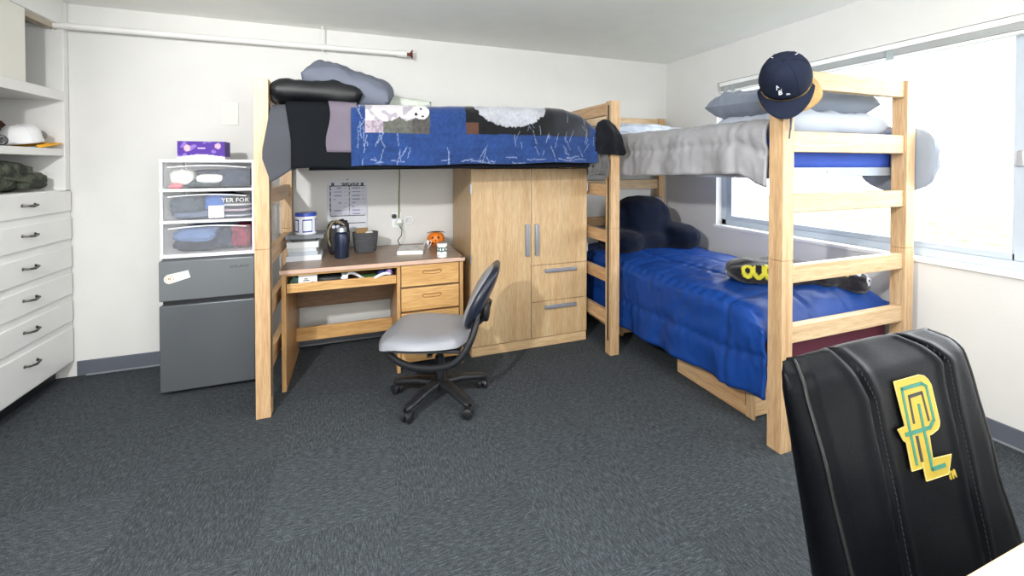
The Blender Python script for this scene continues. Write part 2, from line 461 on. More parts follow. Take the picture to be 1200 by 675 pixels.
w = MB(); w.ell(CC+Rc@Vector((.088, -.035, .04)), (.008, .028, .026), 16, 10, rot=Rc); w.build('badge', mat('cap_badge', '#77776f', .8), wc)
hp = thing('headphones', 'black and silver headphones on the closet shelf beside the white cap', 'headphones', (-1.80, 3.02, 1.47))
HC = Vector((-1.80, 3.02, 1.47))
w = MB(); w.tube([HC+Vector((-.02+.06*math.cos(a), -.02-.06*math.sin(a), .014)) for a in [PI*k/14 for k in range(15)]], .008, 10, flat=1.3); w.build('headband', BLACKP, hp)
for sx in (-1, 1):
    w = MB(); w.lathe([(.0, -.014), (.026, -.014), (.029, -.009), (.029, .006), (.024, .013), (0, .013)], HC+Vector((-.02+.045*sx, .02, .030)), 20, Matrix.Rotation(PI/2, 3, 'X')@Matrix.Rotation(.5*sx, 3, 'Y'))
    e = w.build('ear_cup', BLACKP, hp)
    w = MB(); w.tube([HC+Vector((-.02+.045*sx+.012, .0, .030))+Vector((.006, .021*math.cos(a), .021*math.sin(a))) for a in [2*PI*k/20 for k in range(20)]], .003, 6, closed=True); w.build('ring', STEEL, e)
def lumpy(s, k=.12, seed=0): return lambda d: k*(noise.noise(Vector((d.x*s+seed, d.y*s, d.z*s+seed)))+.4*noise.noise(Vector((d.x*s*2.3, d.y*s*2.3+seed, d.z*s*2.3))))
w = MB(); w.ell((-1.95, 3.25, 1.555), (.07, .075, .085), disp=lumpy(3, .2, 4))
tag(w.build('knit_hat', mat('brown_knit', '#4a332c', .95, bump=.5, bscale=150)), 'dark brown knit hat at the back of the upper closet shelf', 'hat')
# camouflage bag
def camo(name):
    m, nt, b = nodes_of(name)
    v = coords(nt); n = N(nt, 'ShaderNodeTexNoise'); n.inputs['Scale'].default_value = 14; n.inputs['Detail'].default_value = 2
    L(nt, v, n.inputs['Vector'])
    r = N(nt, 'ShaderNodeValToRGB'); r.color_ramp.interpolation = 'CONSTANT'
    for i in range(2): r.color_ramp.elements.new(.5)
    for e, (p, c) in zip(r.color_ramp.elements, [(0, '#2a2d27'), (.43, '#434a3c'), (.54, '#5d6154'), (.63, '#35342c')]): e.position = p; e.color = (*lin(c), 1)
    L(nt, n.outputs['Fac'], r.inputs['Fac']); L(nt, r.outputs['Color'], b.inputs['Base Color']); b.inputs['Roughness'].default_value = .85
    return m
CAMO = camo('camouflage_cloth')
bg = thing('camouflage_bag', 'dark green camouflage duffel bag on the lower closet shelf', 'bag', (-1.95, 3.15, 1.213))
w = MB(); w.ell((-1.94, 3.13, 1.305), (.15, .32, .092), 48, 30, disp=lumpy(3.2, .1, 2), p=.75)
w.build('body', CAMO, bg)
w = MB(); w.tube([(-1.80, 3.08, 1.30), (-1.775, 3.16, 1.285), (-1.77, 3.25, 1.265), (-1.79, 3.34, 1.27)], .009, 8, flat=1.6); w.build('strap', mat('olive_strap', '#54594a', .85), bg)
w = MB(); w.ell((-1.80, 3.30, 1.275), (.05, .09, .05), 24, 16, disp=lumpy(3, .12, 7), p=.7); w.build('pocket', CAMO, bg)

# ------------------------------------------------------------------ pipe on the wall
pi = thing('sprinkler_pipe', 'white sprinkler pipe running high along the back wall', 'pipe', (-.7, 3.46, 2.235))
w = MB(); w.cyl((-2.0, 3.455, 2.235), (.36, 3.455, 2.25), .0195, n=20); w.build('pipe', WPAINT, pi)
w = MB(); w.cyl((.30, 3.455, 2.25), (.375, 3.455, 2.25), .026, n=20); w.build('fitting', WPAINT, pi)
w = MB(); w.tube([(-.236, 3.455, 2.235+.022*math.cos(a)) if 0 else (-.236, 3.455+.023*math.sin(a), 2.238+.023*math.cos(a)) for a in [2*PI*k/16 for k in range(16)]], .004, 6, closed=True); w.cyl((-.236, 3.455, 2.26), (-.236, 3.455, H), .005, n=8)
w.build('hanger', WPAINT, pi)
RUST = mat('rusty_brass', '#7a3b32', .5, metal=.5, var=.4, vscale=60)
w = MB(); w.cyl((.375, 3.455, 2.25), (.40, 3.455, 2.25), .012)
hd = w.build('sprinkler_head', RUST, pi)
w = MB()
for k in range(8):
    a = 2*PI*k/8; w.tube([(.40, 3.455, 2.25), (.412, 3.455+.018*math.cos(a), 2.25+.018*math.sin(a)), (.42, 3.455+.036*math.cos(a), 2.25+.036*math.sin(a))], [.006, .006, .004], 6)
w.lathe([(0, 0), (.014, .002), (.014, .006), (0, .008)], (.415, 3.455, 2.25), 12, Matrix.Rotation(PI/2, 3, 'Y'))
w.build('deflector', RUST, hd)
pl = thing('blank_plate', 'blank white cover plate on the back wall above the tissue box', 'wall plate', (-.85, YB, 1.655))  # plain blank plate, no switch in it
MB().box(-.907, -.794, YB-.007, YB-.0005, 1.655, 1.82).build('plate', mat('plate_white', '#dddcd5', .5), pl, bevel=.003)
for z in (1.68, 1.795): MB().cyl((-.85, YB-.009, z), (-.85, YB-.006, z), .004, n=10).build('screw', STEEL, pl)

# ------------------------------------------------------------------ fridge
FRD = mat('fridge_steel', '#6b7075', .38, metal=.55, var=.03, vscale=3); FRZ = mat('freezer_steel', '#7a7f83', .38, metal=.5, var=.03, vscale=3)
fr = thing('mini_fridge', 'dark grey two-door mini fridge standing against the back wall', 'fridge', (-.845, 3.26, 0))
MB().box(-1.08, -.605, 3.075, 3.50, .02, .795).build('cabinet', mat('fridge_side', '#7b7f86', .45, var=.03), fr, bevel=.006)
MB().box(-1.088, -.598, 3.06, 3.50, .795, .812).build('top_panel', mat('fridge_top', '#4c4f55', .5), fr, bevel=.004)
d = MB().box(-1.09, -.602, 3.015, 3.07, .565, .803).build('freezer_door', FRZ, fr, bevel=.007, seg=3)
w = MB(); w.text('GALANZ', .021, FRONT(-.683, 3.0145, .747), sx=1.25); w.build('lettering', mat('badge_grey', '#3b3d40', .4), d, smooth=False)
# sticker: round end with a ring, straight strip to its right
w = MB(); MS = Matrix.Translation((-1.037, 3.0148, .698)) @ Matrix.Rotation(PI/2, 4, 'X') @ Matrix.Rotation(math.radians(14), 4, 'Z')
poly = [(.1, .022), (0, .027)]+[(.027*math.cos(a), .027*math.sin(a)) for a in [PI/2+PI*k/12 for k in range(1, 12)]]+[(0, -.027), (.1, -.022)]
w.prism(poly, .0008, MS); st = w.build('sticker', mat('sticker_white', '#f4f3ee', .5), d, smooth=False)
w = MB(); MS2 = MS @ Matrix.Translation((0, 0, .0009))
w.tube([MS2@Vector((.02*math.cos(a), .02*math.sin(a), .0002)) for a in [2*PI*k/28 for k in range(28)]], .0016, 6, closed=True)
w.obox(MS2@Vector((-.003, .003, .0003)), (.006, .002, .012)); w.obox(MS2@Vector((.004, 0, .0003)), (.005, .002, .016))
w.build('emblem', mat('emblem_gold', '#b08a3c', .5), st)
w = MB()
for r_, (a, b) in enumerate(((.03, .07), (.04, .085), (.07, .088))): w.obox(MS2@Vector(((a+b)/2, .01-.011*r_, .0003)), (b-a, .0008, .0022), (0, 0, 0)) if 0 else w.prism([(a, .008-.01*r_), (b, .008-.01*r_), (b, .0105-.01*r_), (a, .0105-.01*r_)], .0004, MS2)
w.build('print', mat('print_grey', '#9c9c98', .6), st, smooth=False)
MB().box(-1.075, -.61, 3.03, 3.075, .54, .568).build('handle_recess', BLACKP, fr, smooth=False)
MB().box(-1.09, -.602, 3.015, 3.07, .028, .54).build('fridge_door', FRD, fr, bevel=.007, seg=3)
for x in (-1.05, -.64):
    for y in (3.1, 3.46): MB().cyl((x, y, 0), (x, y, .025), .018).build('foot', BLACKP, fr)

# ------------------------------------------------------------------ clear drawer tower
TX0, TX1, TY0, TY1 = -1.096, -.606, 3.05, 3.42
tw = thing('storage_drawers', 'three-tier clear plastic drawer tower standing on the mini fridge', 'storage drawers', (-.85, 3.24, .812))
LEV = [.812, 1.018, 1.208, 1.384]
w = MB()
for k, z in enumerate(LEV): w.box(TX0, TX1, TY0, TY1, z, z+(.018 if k else .022))
w.build('shelf_frame', WPLAST, tw, bevel=.003)
for x in (TX0+.002, TX1-.016):
    for y in (TY0+.004, TY1-.018): MB().box(x, x+.014, y, y+.014, .83, 1.39).build('corner_post', WPLAST, tw, bevel=.002)
CLR = clear('clear_plastic', (.88, .91, .97), .08, .12); CLS = clear('frosted_plastic', (.85, .87, .93), .45, .25)
w = MB()
for k in range(3): w.box(TX0+.001, TX0+.004, TY0+.02, TY1, LEV[k]+.018, LEV[k+1]); w.box(TX1-.004, TX1-.001, TY0+.02, TY1, LEV[k]+.018, LEV[k+1]); w.box(TX0+.018, TX1-.018, TY1-.004, TY1-.001, LEV[k]+.018, LEV[k+1])
w.build('side_panel', CLS, tw, smooth=False)
DW = []
for k in range(3):
    a, b = LEV[k]+.026, LEV[k+1]-.012
    w = MB(); X0, X1 = TX0+.024, TX1-.024
    w.box(X0, X1, TY0+.004, TY0+.007, a, b-.012); w.box(X0, X0+.003, TY0+.007, TY1-.03, a, b-.03); w.box(X1-.003, X1, TY0+.007, TY1-.03, a, b-.03)
    d = w.build('drawer', CLR, tw, smooth=False); DW.append((d, a, b))
    w = MB(); xc = (X0+X1)/2
    w.tube([(X0+.02+(X1-X0-.04)*t, TY0-.002, b-.018+.012*math.sin(PI*t)) for t in [i/16 for i in range(17)]], .004, 8); w.build('pull_lip', WPLAST, d)
w = MB(); w.box(-.85, -.77, TY0+.0015, TY0+.0035, 1.045, 1.12); cd = w.build('label_card', mat('card_white', '#f3f4f2', .6), DW[1][0], smooth=False)
w = MB()
for k in range(4): w.box(-.842, -.80+.01*(k % 3), TY0+.0008, TY0+.0016, 1.054+.016*k, 1.058+.016*k)
w.build('print', mat('print_grey', '#9c9c98'), cd, smooth=False)
def lump(name, label, cat, c, r, m, seed=0, k=.12, s=3, p=.7, group=None, rz=0):
    w = MB(); w.ell(c, r, 36, 22, disp=lumpy(s, k, seed), p=p, rot=Matrix.Rotation(rz, 3, 'Z'))
    return tag(w.build(name, m), label, cat, group)
def fabric(n, c, **k): return mat('cloth_'+n, c, .9, bump=.25, bscale=120, var=.12, **k)
yc = 3.21
lump('white_pouch', 'crumpled white pouch at the left of the top clear drawer', 'pouch', (-1.0, 3.14, 1.293), (.062, .07, .05), fabric('white', '#e6e4df'), 1)
lump('fluffy_roll', 'oval fluffy white roll in the middle of the top clear drawer', 'towel', (-.855, 3.12, 1.285), (.072, .05, .028), fabric('fluff', '#f2f0ee'), 2, .06)
lump('red_packet', 'small red and white packet in the top clear drawer under the white pouch', 'packet', (-1.025, 3.095, 1.243), (.034, .03, .018), mat('packet_red', '#c9737b', .6, var=.4, vscale=30), 3, .05)
lump('folded_jeans', 'folded blue jeans at the right of the top clear drawer', 'trousers', (-.735, 3.21, 1.288), (.11, .12, .060), fabric('denim', '#2c3850'), 4, .1)
lump('folded_shirt', 'dark green folded shirt lying flat on the bottom of the top clear drawer', 'shirt', (-.92, 3.20, 1.258), (.12, .11, .028), fabric('pine', '#3a494c'), 5, .08)
lump('folded_shirt', 'heather grey folded shirt heaped at the left of the middle clear drawer', 'shirt', (-.975, 3.17, 1.118), (.095, .1, .066), fabric('slate', '#4d5863'), 6, .15)
lump('folded_shirt', 'long pale grey-blue folded shirt on the bottom of the middle clear drawer', 'shirt', (-.945, 3.19, 1.064), (.12, .125, .024), fabric('mist', '#69758c'), 7, .08)
lump('folded_shirt', 'bright blue bunched shirt behind the white card of the middle clear drawer', 'shirt', (-.825, 3.15, 1.13), (.065, .07, .055), fabric('azure', '#4a72ba'), 8, .15)
for i, (cc, nm, lb) in enumerate((('#c2c8d6', 'pale', 'pale blue folded shirt at the bottom right of the middle clear drawer'), ('#3c4358', 'navy', 'navy folded shirt second from the bottom right of the middle clear drawer'), ('#d9c0d3', 'pink', 'pink folded shirt in the pile at the right of the middle clear drawer'), ('#343b52', 'ink', 'ink blue folded shirt above the pink one in the middle clear drawer'), ('#dfe0e4', 'chalk', 'white folded shirt just below the lettered black shirt in the middle clear drawer'))):
    lump('folded_shirt', lb, 'shirt', (-.715, 3.19, 1.054+.0165*i), (.085, .13, .0105), fabric(nm, cc), 20+i, .05)
lump('folded_sweater', 'dark blue folded sweater along the back of the middle clear drawer', 'sweater', (-.87, 3.33, 1.115), (.19, .055, .072), fabric('deep', '#243049'), 31, .1)
lump('folded_jeans', 'dark denim jeans along the back of the top clear drawer', 'trousers', (-.85, 3.33, 1.285), (.19, .055, .055), fabric('indigo', '#2b3653'), 32, .1)
lump('folded_sheet', 'pale blue folded sheet along the back of the bottom clear drawer', 'sheet', (-.86, 3.33, .92), (.19, .055, .075), fabric('powder', '#8b9ab6'), 33, .1)
ts = thing('lettered_shirt', 'black folded shirt with white lettering at the right of the middle clear drawer', 'shirt', (-.705, 3.2, 1.16))
w = MB(); w.ell((-.712, 3.19, 1.149), (.088, .128, .020), 36, 20, disp=lumpy(3, .03, 3), p=.55); w.build('cloth', fabric('coal', '#2c2d33'), ts)
w = MB(); w.text('YER FOR', .036, FRONT(-.712, 3.0605, 1.150), .001, sx=1.05); w.build('lettering', mat('print_white', '#eeeeee', .7), ts, smooth=False)
lump('folded_shirt', 'pale blue folded shirt at the top of the bottom clear drawer', 'shirt', (-.93, 3.18, .935), (.125, .11, .05), fabric('sky', '#647da8'), 9, .15)
lump('folded_shorts', 'dark navy folded shorts on the bottom of the lowest clear drawer', 'shorts', (-.91, 3.19, .874), (.155, .12, .04), fabric('midnight', '#1b2232'), 10, .12)
lump('folded_shirt', 'navy striped folded shirt in the middle of the bottom clear drawer', 'shirt', (-.785, 3.17, .91), (.06, .09, .066), fabric('harbour', '#232c42'), 11, .15)
lump('folded_shirt', 'crimson patterned shirt at the right of the bottom clear drawer', 'shirt', (-.695, 3.18, .918), (.065, .1, .076), mat('cloth_crimson', '#8c2742', .9, var=.6, vscale=28), 12, .15)
# tissue box
tb = thing('tissue_box', 'purple patterned tissue box on top of the clear drawer tower', 'tissue box', (-.845, 3.16, LEV[3]+.018))
PURP = painted('tissue_print', .5, bump=.02)
def tcol(u, v, p):
    z = (p[2]-1.402)/.112; x = (p[0]+.897)/.122
    if z < .18+.1*math.cos(x*2): return lin('#e9e4f2')
    if (x+.6)**2*6+(z-.62)**2*3 < .1: return lin('#e3b9c2')
    if (x-.7)**2*5+(z-.75)**2*3 < .08: return lin('#d8b4c6')
    if nz(p[0]*30, p[2]*30, 5) > .25: return lin('#8f74c4')
    return lin('#57399b')
w = MB(); B0 = dict(x0=-1.02, x1=-.775, y0=3.10, y1=3.22, z0=1.402, z1=1.514)
w.grid(lambda u, v: (lerp(-1.02, -.775, u), 3.10, lerp(1.402, 1.514, v)), 40, 30, col=tcol)
w.grid(lambda u, v: (-.775, lerp(3.10, 3.22, u), lerp(1.402, 1.514, v)), 20, 30, col=tcol)
w.grid(lambda u, v: (-1.02, lerp(3.22, 3.10, u), lerp(1.402, 1.514, v)), 20, 30, col=tcol)
w.grid(lambda u, v: (lerp(-.775, -1.02, u), 3.22, lerp(1.402, 1.514, v)), 20, 30, col=tcol)
w.grid(lambda u, v: (lerp(-1.02, -.775, u), lerp(3.10, 3.22, v), 1.514), 20, 12, col=lin('#6a4aa8'))
w.grid(lambda u, v: (lerp(-1.02, -.775, u), lerp(3.22, 3.10, v), 1.402), 4, 4, col=lin('#6a4aa8'))
w.build('carton', PURP, tb, smooth=False, colors=True, doubles=False)
w = MB(); w.lathe([(0, 0), (.075, 0), (.077, .001), (0, .0015)], (-.897, 3.16, 1.514), 24, sy=.42); w.build('opening_film', mat('film_white', '#d9d6e6', .3), tb)
w = MB(); w.text('tissue', .016, FRONT(-.847, 3.0992, 1.475), .0004) if 0 else w.prism([(-.02, -.004), (.02, -.004), (.02, .004), (-.02, .004)], .0004, FRONT(-.897, 3.0994, 1.472)); w.build('logo', mat('print_lilac', '#c9bce8', .6), tb, smooth=False)

# ------------------------------------------------------------------ wardrobe
wd = thing('wardrobe', 'light oak wardrobe with two doors and two drawers under the loft bed', 'wardrobe', (1.22, 3.2, 0))
WX0, WX1, WF = .754, 1.687, 2.90
w = MB(); w.box(WX0, WX0+.02, WF+.02, 3.50, .0, 1.343); w.box(WX1-.02, WX1, WF+.02, 3.50, .0, 1.343)
w.box(WX0+.02, WX1-.02, WF+.022, 3.5, .07, .09); w.box(WX0+.02, WX1-.02, 3.48, 3.5, .09, 1.343)
w.box(WX0+.02, WX1-.02, WF+.022, 3.48, 1.323, 1.343); w.box(1.205, 1.23, WF+.022, 3.48, .09, 1.323)
w.build('carcass', PZ, wd, smooth=False, bevel=.0015)
MB().box(WX0+.004, WX1-.004, WF+.004, WF+.022, 0, .066).build('plinth', PX, wd, smooth=False, bevel=.001)
HND = mat('brushed_grey_handle', '#9aa0ac', .35, metal=.5, var=.04)
dl = MB().box(WX0+.001, 1.2155, WF, WF+.0195, .072, 1.341).build('door', PZ, wd, smooth=False, bevel=.0015)
dr = MB().box(1.2195, WX1-.001, WF, WF+.0195, .619, 1.341).build('door', PZ, wd, smooth=False, bevel=.0015)
MB().box(1.166, 1.194, WF-.024, WF+.001, .695, .93).build('handle', HND, dl, bevel=.004)
MB().box(1.242, 1.27, WF-.024, WF+.001, .695, .93).build('handle', HND, dr, bevel=.004)
for d, x, zs in ((dl, WX0-.004, (.70, 1.20)), (dr, WX1-.002, (.73, 1.20))):
    for z in zs:
        w = MB(); w.box(x, x+.006, WF-.004, WF+.03, z-.032, z+.032); w.cyl((x+.003, WF-.005, z-.032), (x+.003, WF-.005, z+.032), .005, n=10); w.build('hinge', STEEL, d)
for a, b in ((.344, .6155), (.072, .3405)):
    d = MB().box(1.2195, WX1-.001, WF, WF+.0195, a, b).build('drawer', PX if 0 else PZ, wd, smooth=False, bevel=.0015)
    MB().box(1.325, 1.588, WF-.022, WF+.001, b-.055, b-.03).build('handle', HND, d, bevel=.004)

# ------------------------------------------------------------------ desk
dk = thing('desk', 'oak desk with a brown top, open tray and three drawers', 'desk', (.13, 3.15, 0))
MB().box(-.436, .69, 2.83, 3.465, .714, .738).build('desktop', TOPM, dk, smooth=False, bevel=.003)
MB().box(-.437, .691, 2.824, 2.8305, .7135, .7385).build('edge_band', EDGE, dk, smooth=False, bevel=.002)
for a, b in ((-.43, -.405), (.242, .264), (.66, .684)):
    MB().box(a, b, 2.845, 3.455, 0, .714).build('side_panel', DZ, dk, smooth=False, bevel=.002)
MB().box(-.405, .242, 2.848, 2.866, .697, .714).build('apron', DX, dk, smooth=False, bevel=.001)
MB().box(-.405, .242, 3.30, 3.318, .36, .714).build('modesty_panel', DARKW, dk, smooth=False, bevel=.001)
MB().box(-.405, .242, 3.28, 3.30, .13, .225).build('stretcher', DX, dk, smooth=False, bevel=.002)
w = MB(); w.box(-.40, .237, 2.87, 3.28, .592, .604)
tr = w.build('pencil_tray', DX, dk, smooth=False, bevel=.001)
MB().box(-.403, .24, 2.852, 2.87, .592, .648).build('tray_front', DX, tr, smooth=False, bevel=.004)
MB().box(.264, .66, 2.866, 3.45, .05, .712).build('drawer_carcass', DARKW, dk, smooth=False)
for a, b in ((.563, .708), (.40, .551), (.228, .388), (.06, .216)):
    d = MB().box(.269, .655, 2.846, 2.866, a, b).build('drawer', DX, dk, bevel=.006, seg=3)
    zc = b-.055
    w = MB(); pts = [(.405, zc), (.414, zc+.011), (.45, zc+.008), (.49, zc+.008), (.526, zc+.011), (.535, zc)]
    w.tube([(x, 2.8455, z) for x, z in pts], .0026, 6); w.tube([(.405, 2.8455, zc), (.42, 2.8455, zc-.011), (.47, 2.8455, zc-.014), (.52, 2.8455, zc-.011), (.535, 2.8455, zc)], .0016, 6)
    w.build('finger_pull', mat('pull_shadow', '#6b4420', .6), d)
w = MB(); w.lathe([(0, 0), (.012, 0), (.012, .003), (0, .004)], (.672, 2.826, .7385), 12); w.build('corner_screw', BLACKP, dk)
# things in the tray
tz = .604
w = MB(); w.obox((-.29, 2.895, tz+.045), (.105, .014, .085), (math.radians(-10), 0, 0))
cx = thing('white_carton', 'small white printed carton at the left of the desk tray', 'carton', (-.29, 2.895, tz))
w.build('box', mat('carton_white', '#e6e8e4', .6), cx, smooth=False)
w = MB()
for i, (a, b, z) in enumerate(((-.31, -.29, .06), (-.315, -.28, .05), (-.28, -.25, .03), (-.27, -.255, .04))): w.obox(((a+b)/2, 2.8865-.0012*i*0-.002+(z-.045)*.17, tz+z), (b-a, .003, .006), (math.radians(-10), 0, 0))
w.build('print', mat('print_dark', '#55585a', .6), cx, smooth=False)
w = MB(); w.obox((-.376, 2.93, tz+.04), (.04, .06, .07), (0, .5, .2)); tag(w.build('green_sleeve', mat('green_sleeve', '#2c5247', .6), smooth=False, bevel=.003), 'dark green sleeve standing beside the white carton in the desk tray', 'sleeve')
w = MB(); w.ell((-.17, 2.95, tz+.035), (.085, .06, .033), 24, 14, disp=lumpy(3, .1, 3), p=.6); tag(w.build('black_case', mat('case_black', '#15171b', .5)), 'black zip case in the desk tray right of the white carton', 'case')
w = MB(); w.tube([(-.10+.3*t, 2.90+.05*math.sin(6*t), tz+.04+.02*math.sin(9*t)) for t in [i/30 for i in range(31)]], .009, 8); tag(w.build('white_cable', WPLAST), 'thick white cable looped through the middle of the desk tray', 'cable')
w = MB(); w.obox((-.08, 2.93, tz+.035), (.035, .05, .06), (.2, 0, .3)); tag(w.build('power_adapter', WPLAST, bevel=.006), 'white power adapter in the middle of the desk tray', 'adapter')
w = MB(); w.obox((.09, 2.95, tz+.03), (.12, .06, .008), (.1, 0, .1)); tag(w.build('green_card', mat('card_green', '#5d8a52', .5, var=.4, vscale=90), smooth=False), 'flat green card in the desk tray', 'card')
w = MB(); w.ell((.15, 2.92, tz+.045), (.03, .03, .028), 18, 12); tag(w.build('blue_pouch', mat('pouch_blue', '#2e3a78', .6)), 'dark blue pouch in the right end of the desk tray', 'pouch')
w = MB(); w.ell((.196, 2.91, tz+.05), (.022, .03, .03), 18, 12, disp=lumpy(4, .2, 1)); tag(w.build('purple_bow', mat('bow_purple', '#a08cd0', .6)), 'lilac bow at the right end of the desk tray', 'bow')

# things on the desk
DTOP = .738
stack = [(-.455+.02, -.225, .036, '#c9ced6', 'white paperback at the bottom of the book stack on the desk', 0), (-.425, -.25, .026, '#aab4bf', 'pale grey paperback second from the bottom of the desk stack', .02),
         (-.425, -.252, .023, '#bfc4c9', 'white paperback third from the bottom of the desk stack', -.03), (-.432, -.243, .041, '#cfd2d6', 'thick white book fourth from the bottom of the desk stack', .01),
         (-.40, -.265, .018, '#2c2f34', 'thin dark book second from the top of the desk stack', .03), (-.435, -.21, .027, '#6c7177', 'grey-covered book at the top of the desk stack', -.02)]
z = DTOP+.0005
for a, b, t, c, lb, rz in stack:
    bk = thing('book', lb, 'book', ((a+b)/2, 3.17, z), rz, 'books stacked at the left of the desk')
    ww, dd = b-a, .2; X = (a+b)/2
    Mr = Matrix.Translation((X, 3.17, z)) @ Matrix.Rotation(rz, 4, 'Z')
    w = MB(); w.box(-ww/2+.004, ww/2-.001, -dd/2+.004, dd/2-.004, .003, t-.003); w.v = [Mr@v for v in w.v]
    w.build('pages', mat('paper_pages', '#e9e8e2', .8, var=.05, vscale=8, aniso=(1, 1, 60)), bk, smooth=False)
    w = MB(); w.box(-ww/2, ww/2, -dd/2, dd/2, 0, .0025); w.box(-ww/2, ww/2, -dd/2, dd/2, t-.003, t-.0005); w.box(-ww/2, ww/2, -dd/2, -dd/2+.003, .0025, t-.003); w.v = [Mr@v for v in w.v]
    w.build('cover', mat('cover_'+c, c, .45), bk, smooth=False, bevel=.0008)
    z += t
cn = thing('canister', 'white canister with blue lid and blue label on the book stack', 'canister', (-.325, 3.15, z))
PAT = painted('canister_print', .4, bump=.01)
def ccol(u, v, p):
    an = (u*360) % 360; zz = v
    for c0 in (285, 205, 5):
        d = abs((an-c0+180) % 360-180)
        if d < 30 and .12 < zz < .84:
            if d > 23 or zz < .2 or zz > .76: return lin('#27409a')
            return lin('#cdd6ea') if (abs(d-9) < 6 and .3 < zz < .66) else lin('#e6ebf5')
    return lin('#e9ecf2')
w = MB(); w.grid(lambda u, v: (-.325+.064*math.cos(2*PI*u), 3.15+.064*math.sin(2*PI*u), z+.118*v), 96, 40, wrap=True, col=ccol)
w.lathe([(0, z+.0005), (.064, z)], (-.325, 3.15, 0), 32, col=lin('#e9ecf2'))
w.build('body', PAT, cn, colors=True, angle=60)
w = MB(); w.lathe([(.060, z+.118), (.066, z+.118), (.0665, z+.136), (.064, z+.14), (0, z+.141)], (-.325, 3.15, 0), 36); w.build('lid', mat('lid_blue', '#2743a6', .35), cn)
# bottle
bt = thing('water_bottle', 'navy insulated bottle with a steel lid ring standing on the desk', 'bottle', (-.10, 3.10, DTOP))
w = MB(); w.lathe([(0, 0), (.042, 0), (.0445, .006), (.0445, .155), (.040, .168), (.034, .175), (.034, .178)], (-.10, 3.10, DTOP+.0005), 36); w.build('body', mat('bottle_navy', '#232c42', .3, metal=.4), bt)
w = MB(); w.lathe([(.032, .178), (.032, .183), (.030, .187), (.030, .203), (.026, .208), (0, .208)], (-.10, 3.10, DTOP), 30); w.build('lid', mat('lid_steel', '#a9aeb6', .3, metal=.6), bt)
# pouch with camo strap
po = thing('black_pouch', 'black pouch with a tan camouflage strap behind the navy bottle', 'pouch', (-.13, 3.22, DTOP))
w = MB(); w.ell((-.125, 3.235, DTOP+.118), (.072, .045, .122), 36, 26, disp=lumpy(2.8, .14, 5), p=.6); w.build('body', mat('pouch_black', '#1b1d25', .6, bump=.2), po)
w = MB(); w.tube([(-.175, 3.18, DTOP+.07), (-.19, 3.178, DTOP+.12), (-.188, 3.185, DTOP+.18), (-.165, 3.195, DTOP+.228), (-.14, 3.21, DTOP+.238), (-.11, 3.215, DTOP+.222), (-.085, 3.205, DTOP+.20)], .008, 8, flat=1.6)
w.build('strap', mat('strap_camo', '#83765c', .8, var=.6, vscale=70), po)
w = MB()
for x in (-.155, -.128):
    w.lathe([(0, 0), (.012, .001), (.012, .004), (0, .005)], (x, 3.19, DTOP+.2), 10, Matrix.Rotation(PI/2, 3, 'X'))
w.build('print', mat('print_pale', '#b9bcd0', .6), po)
# basket
bs = thing('woven_basket', 'dark grey woven basket on the desk below the wall calendar', 'basket', (.055, 3.25, DTOP))
def basket_m():
    m, nt, b = nodes_of('woven_rope')
    v = coords(nt); wv = N(nt, 'ShaderNodeTexWave', bands_direction='Z'); wv.inputs['Scale'].default_value = 28; wv.inputs['Distortion'].default_value = 2.5; wv.inputs['Detail Scale'].default_value = 6
    L(nt, v, wv.inputs['Vector'])
    L(nt, ramp(nt, wv.outputs['Fac'], [(.1, lin('#3a3c3f')), (.7, lin('#606266'))]), b.inputs['Base Color']); b.inputs['Roughness'].default_value = .9
    bp = N(nt, 'ShaderNodeBump'); bp.inputs['Strength'].default_value = .9; bp.inputs['Distance'].default_value = .006
    L(nt, wv.outputs['Fac'], bp.inputs['Height']); L(nt, bp.outputs['Normal'], b.inputs['Normal'])
    return m
BM = basket_m()
w = MB(); w.lathe([(0, 0), (.066, 0), (.075, .01), (.083, .07), (.089, .135), (.089, .145), (.083, .145), (.078, .07), (.068, .012), (0, .01)], (.055, 3.25, DTOP+.0005), 40, sy=.8)
w.build('body', BM, bs, angle=70)
w = MB(); w.obox((.03, 3.255, DTOP+.12), (.085, .012, .11), (.12, 0, .05)); tag(w.build('brown_card', mat('cardboard', '#8a6f45', .8), smooth=False), 'brown cardboard card sticking up out of the woven basket', 'card')
w = MB(); w.ell((.08, 3.235, DTOP+.13), (.03, .02, .025), 16, 10, disp=lumpy(4, .2, 2)); tag(w.build('white_pouch', fabric('cream', '#d9d6cc')), 'cream crumpled pouch inside the woven basket', 'pouch')
# flat book
fb = thing('book', 'pale picture book lying flat on the desk right of the basket', 'book', (.37, 3.14, DTOP), math.radians(-22))
Mr = Matrix.Translation((.37, 3.14, DTOP+.0005)) @ Matrix.Rotation(math.radians(-12), 4, 'Z')
w = MB(); w.box(-.085, .088, -.106, .106, .002, .026); w.v = [Mr@v for v in w.v]; w.build('pages', mat('paper_pages', '#e9e8e2'), fb, smooth=False)
w = MB(); w.box(-.09, .09, -.11, .11, 0, .002); w.box(-.09, -.087, -.11, .11, .002, .026); w.v = [Mr@v for v in w.v]; w.build('cover', mat('cover_pale', '#d8d5d0', .4), fb, smooth=False)
w = MB()
def bkc(u, v, p):
    return lin('#c9bdb6') if nz(u*4, v*4, 9) > .05 and .25 < u < .9 and .2 < v < .8 else lin('#e2e0de')
w.grid(lambda u, v: Mr@Vector((lerp(-.09, .09, u), lerp(-.11, .11, v), .0275)), 24, 24, col=bkc); w.build('front_cover', painted('book_print', .35, bump=.01), fb, solid=.0015, colors=True)
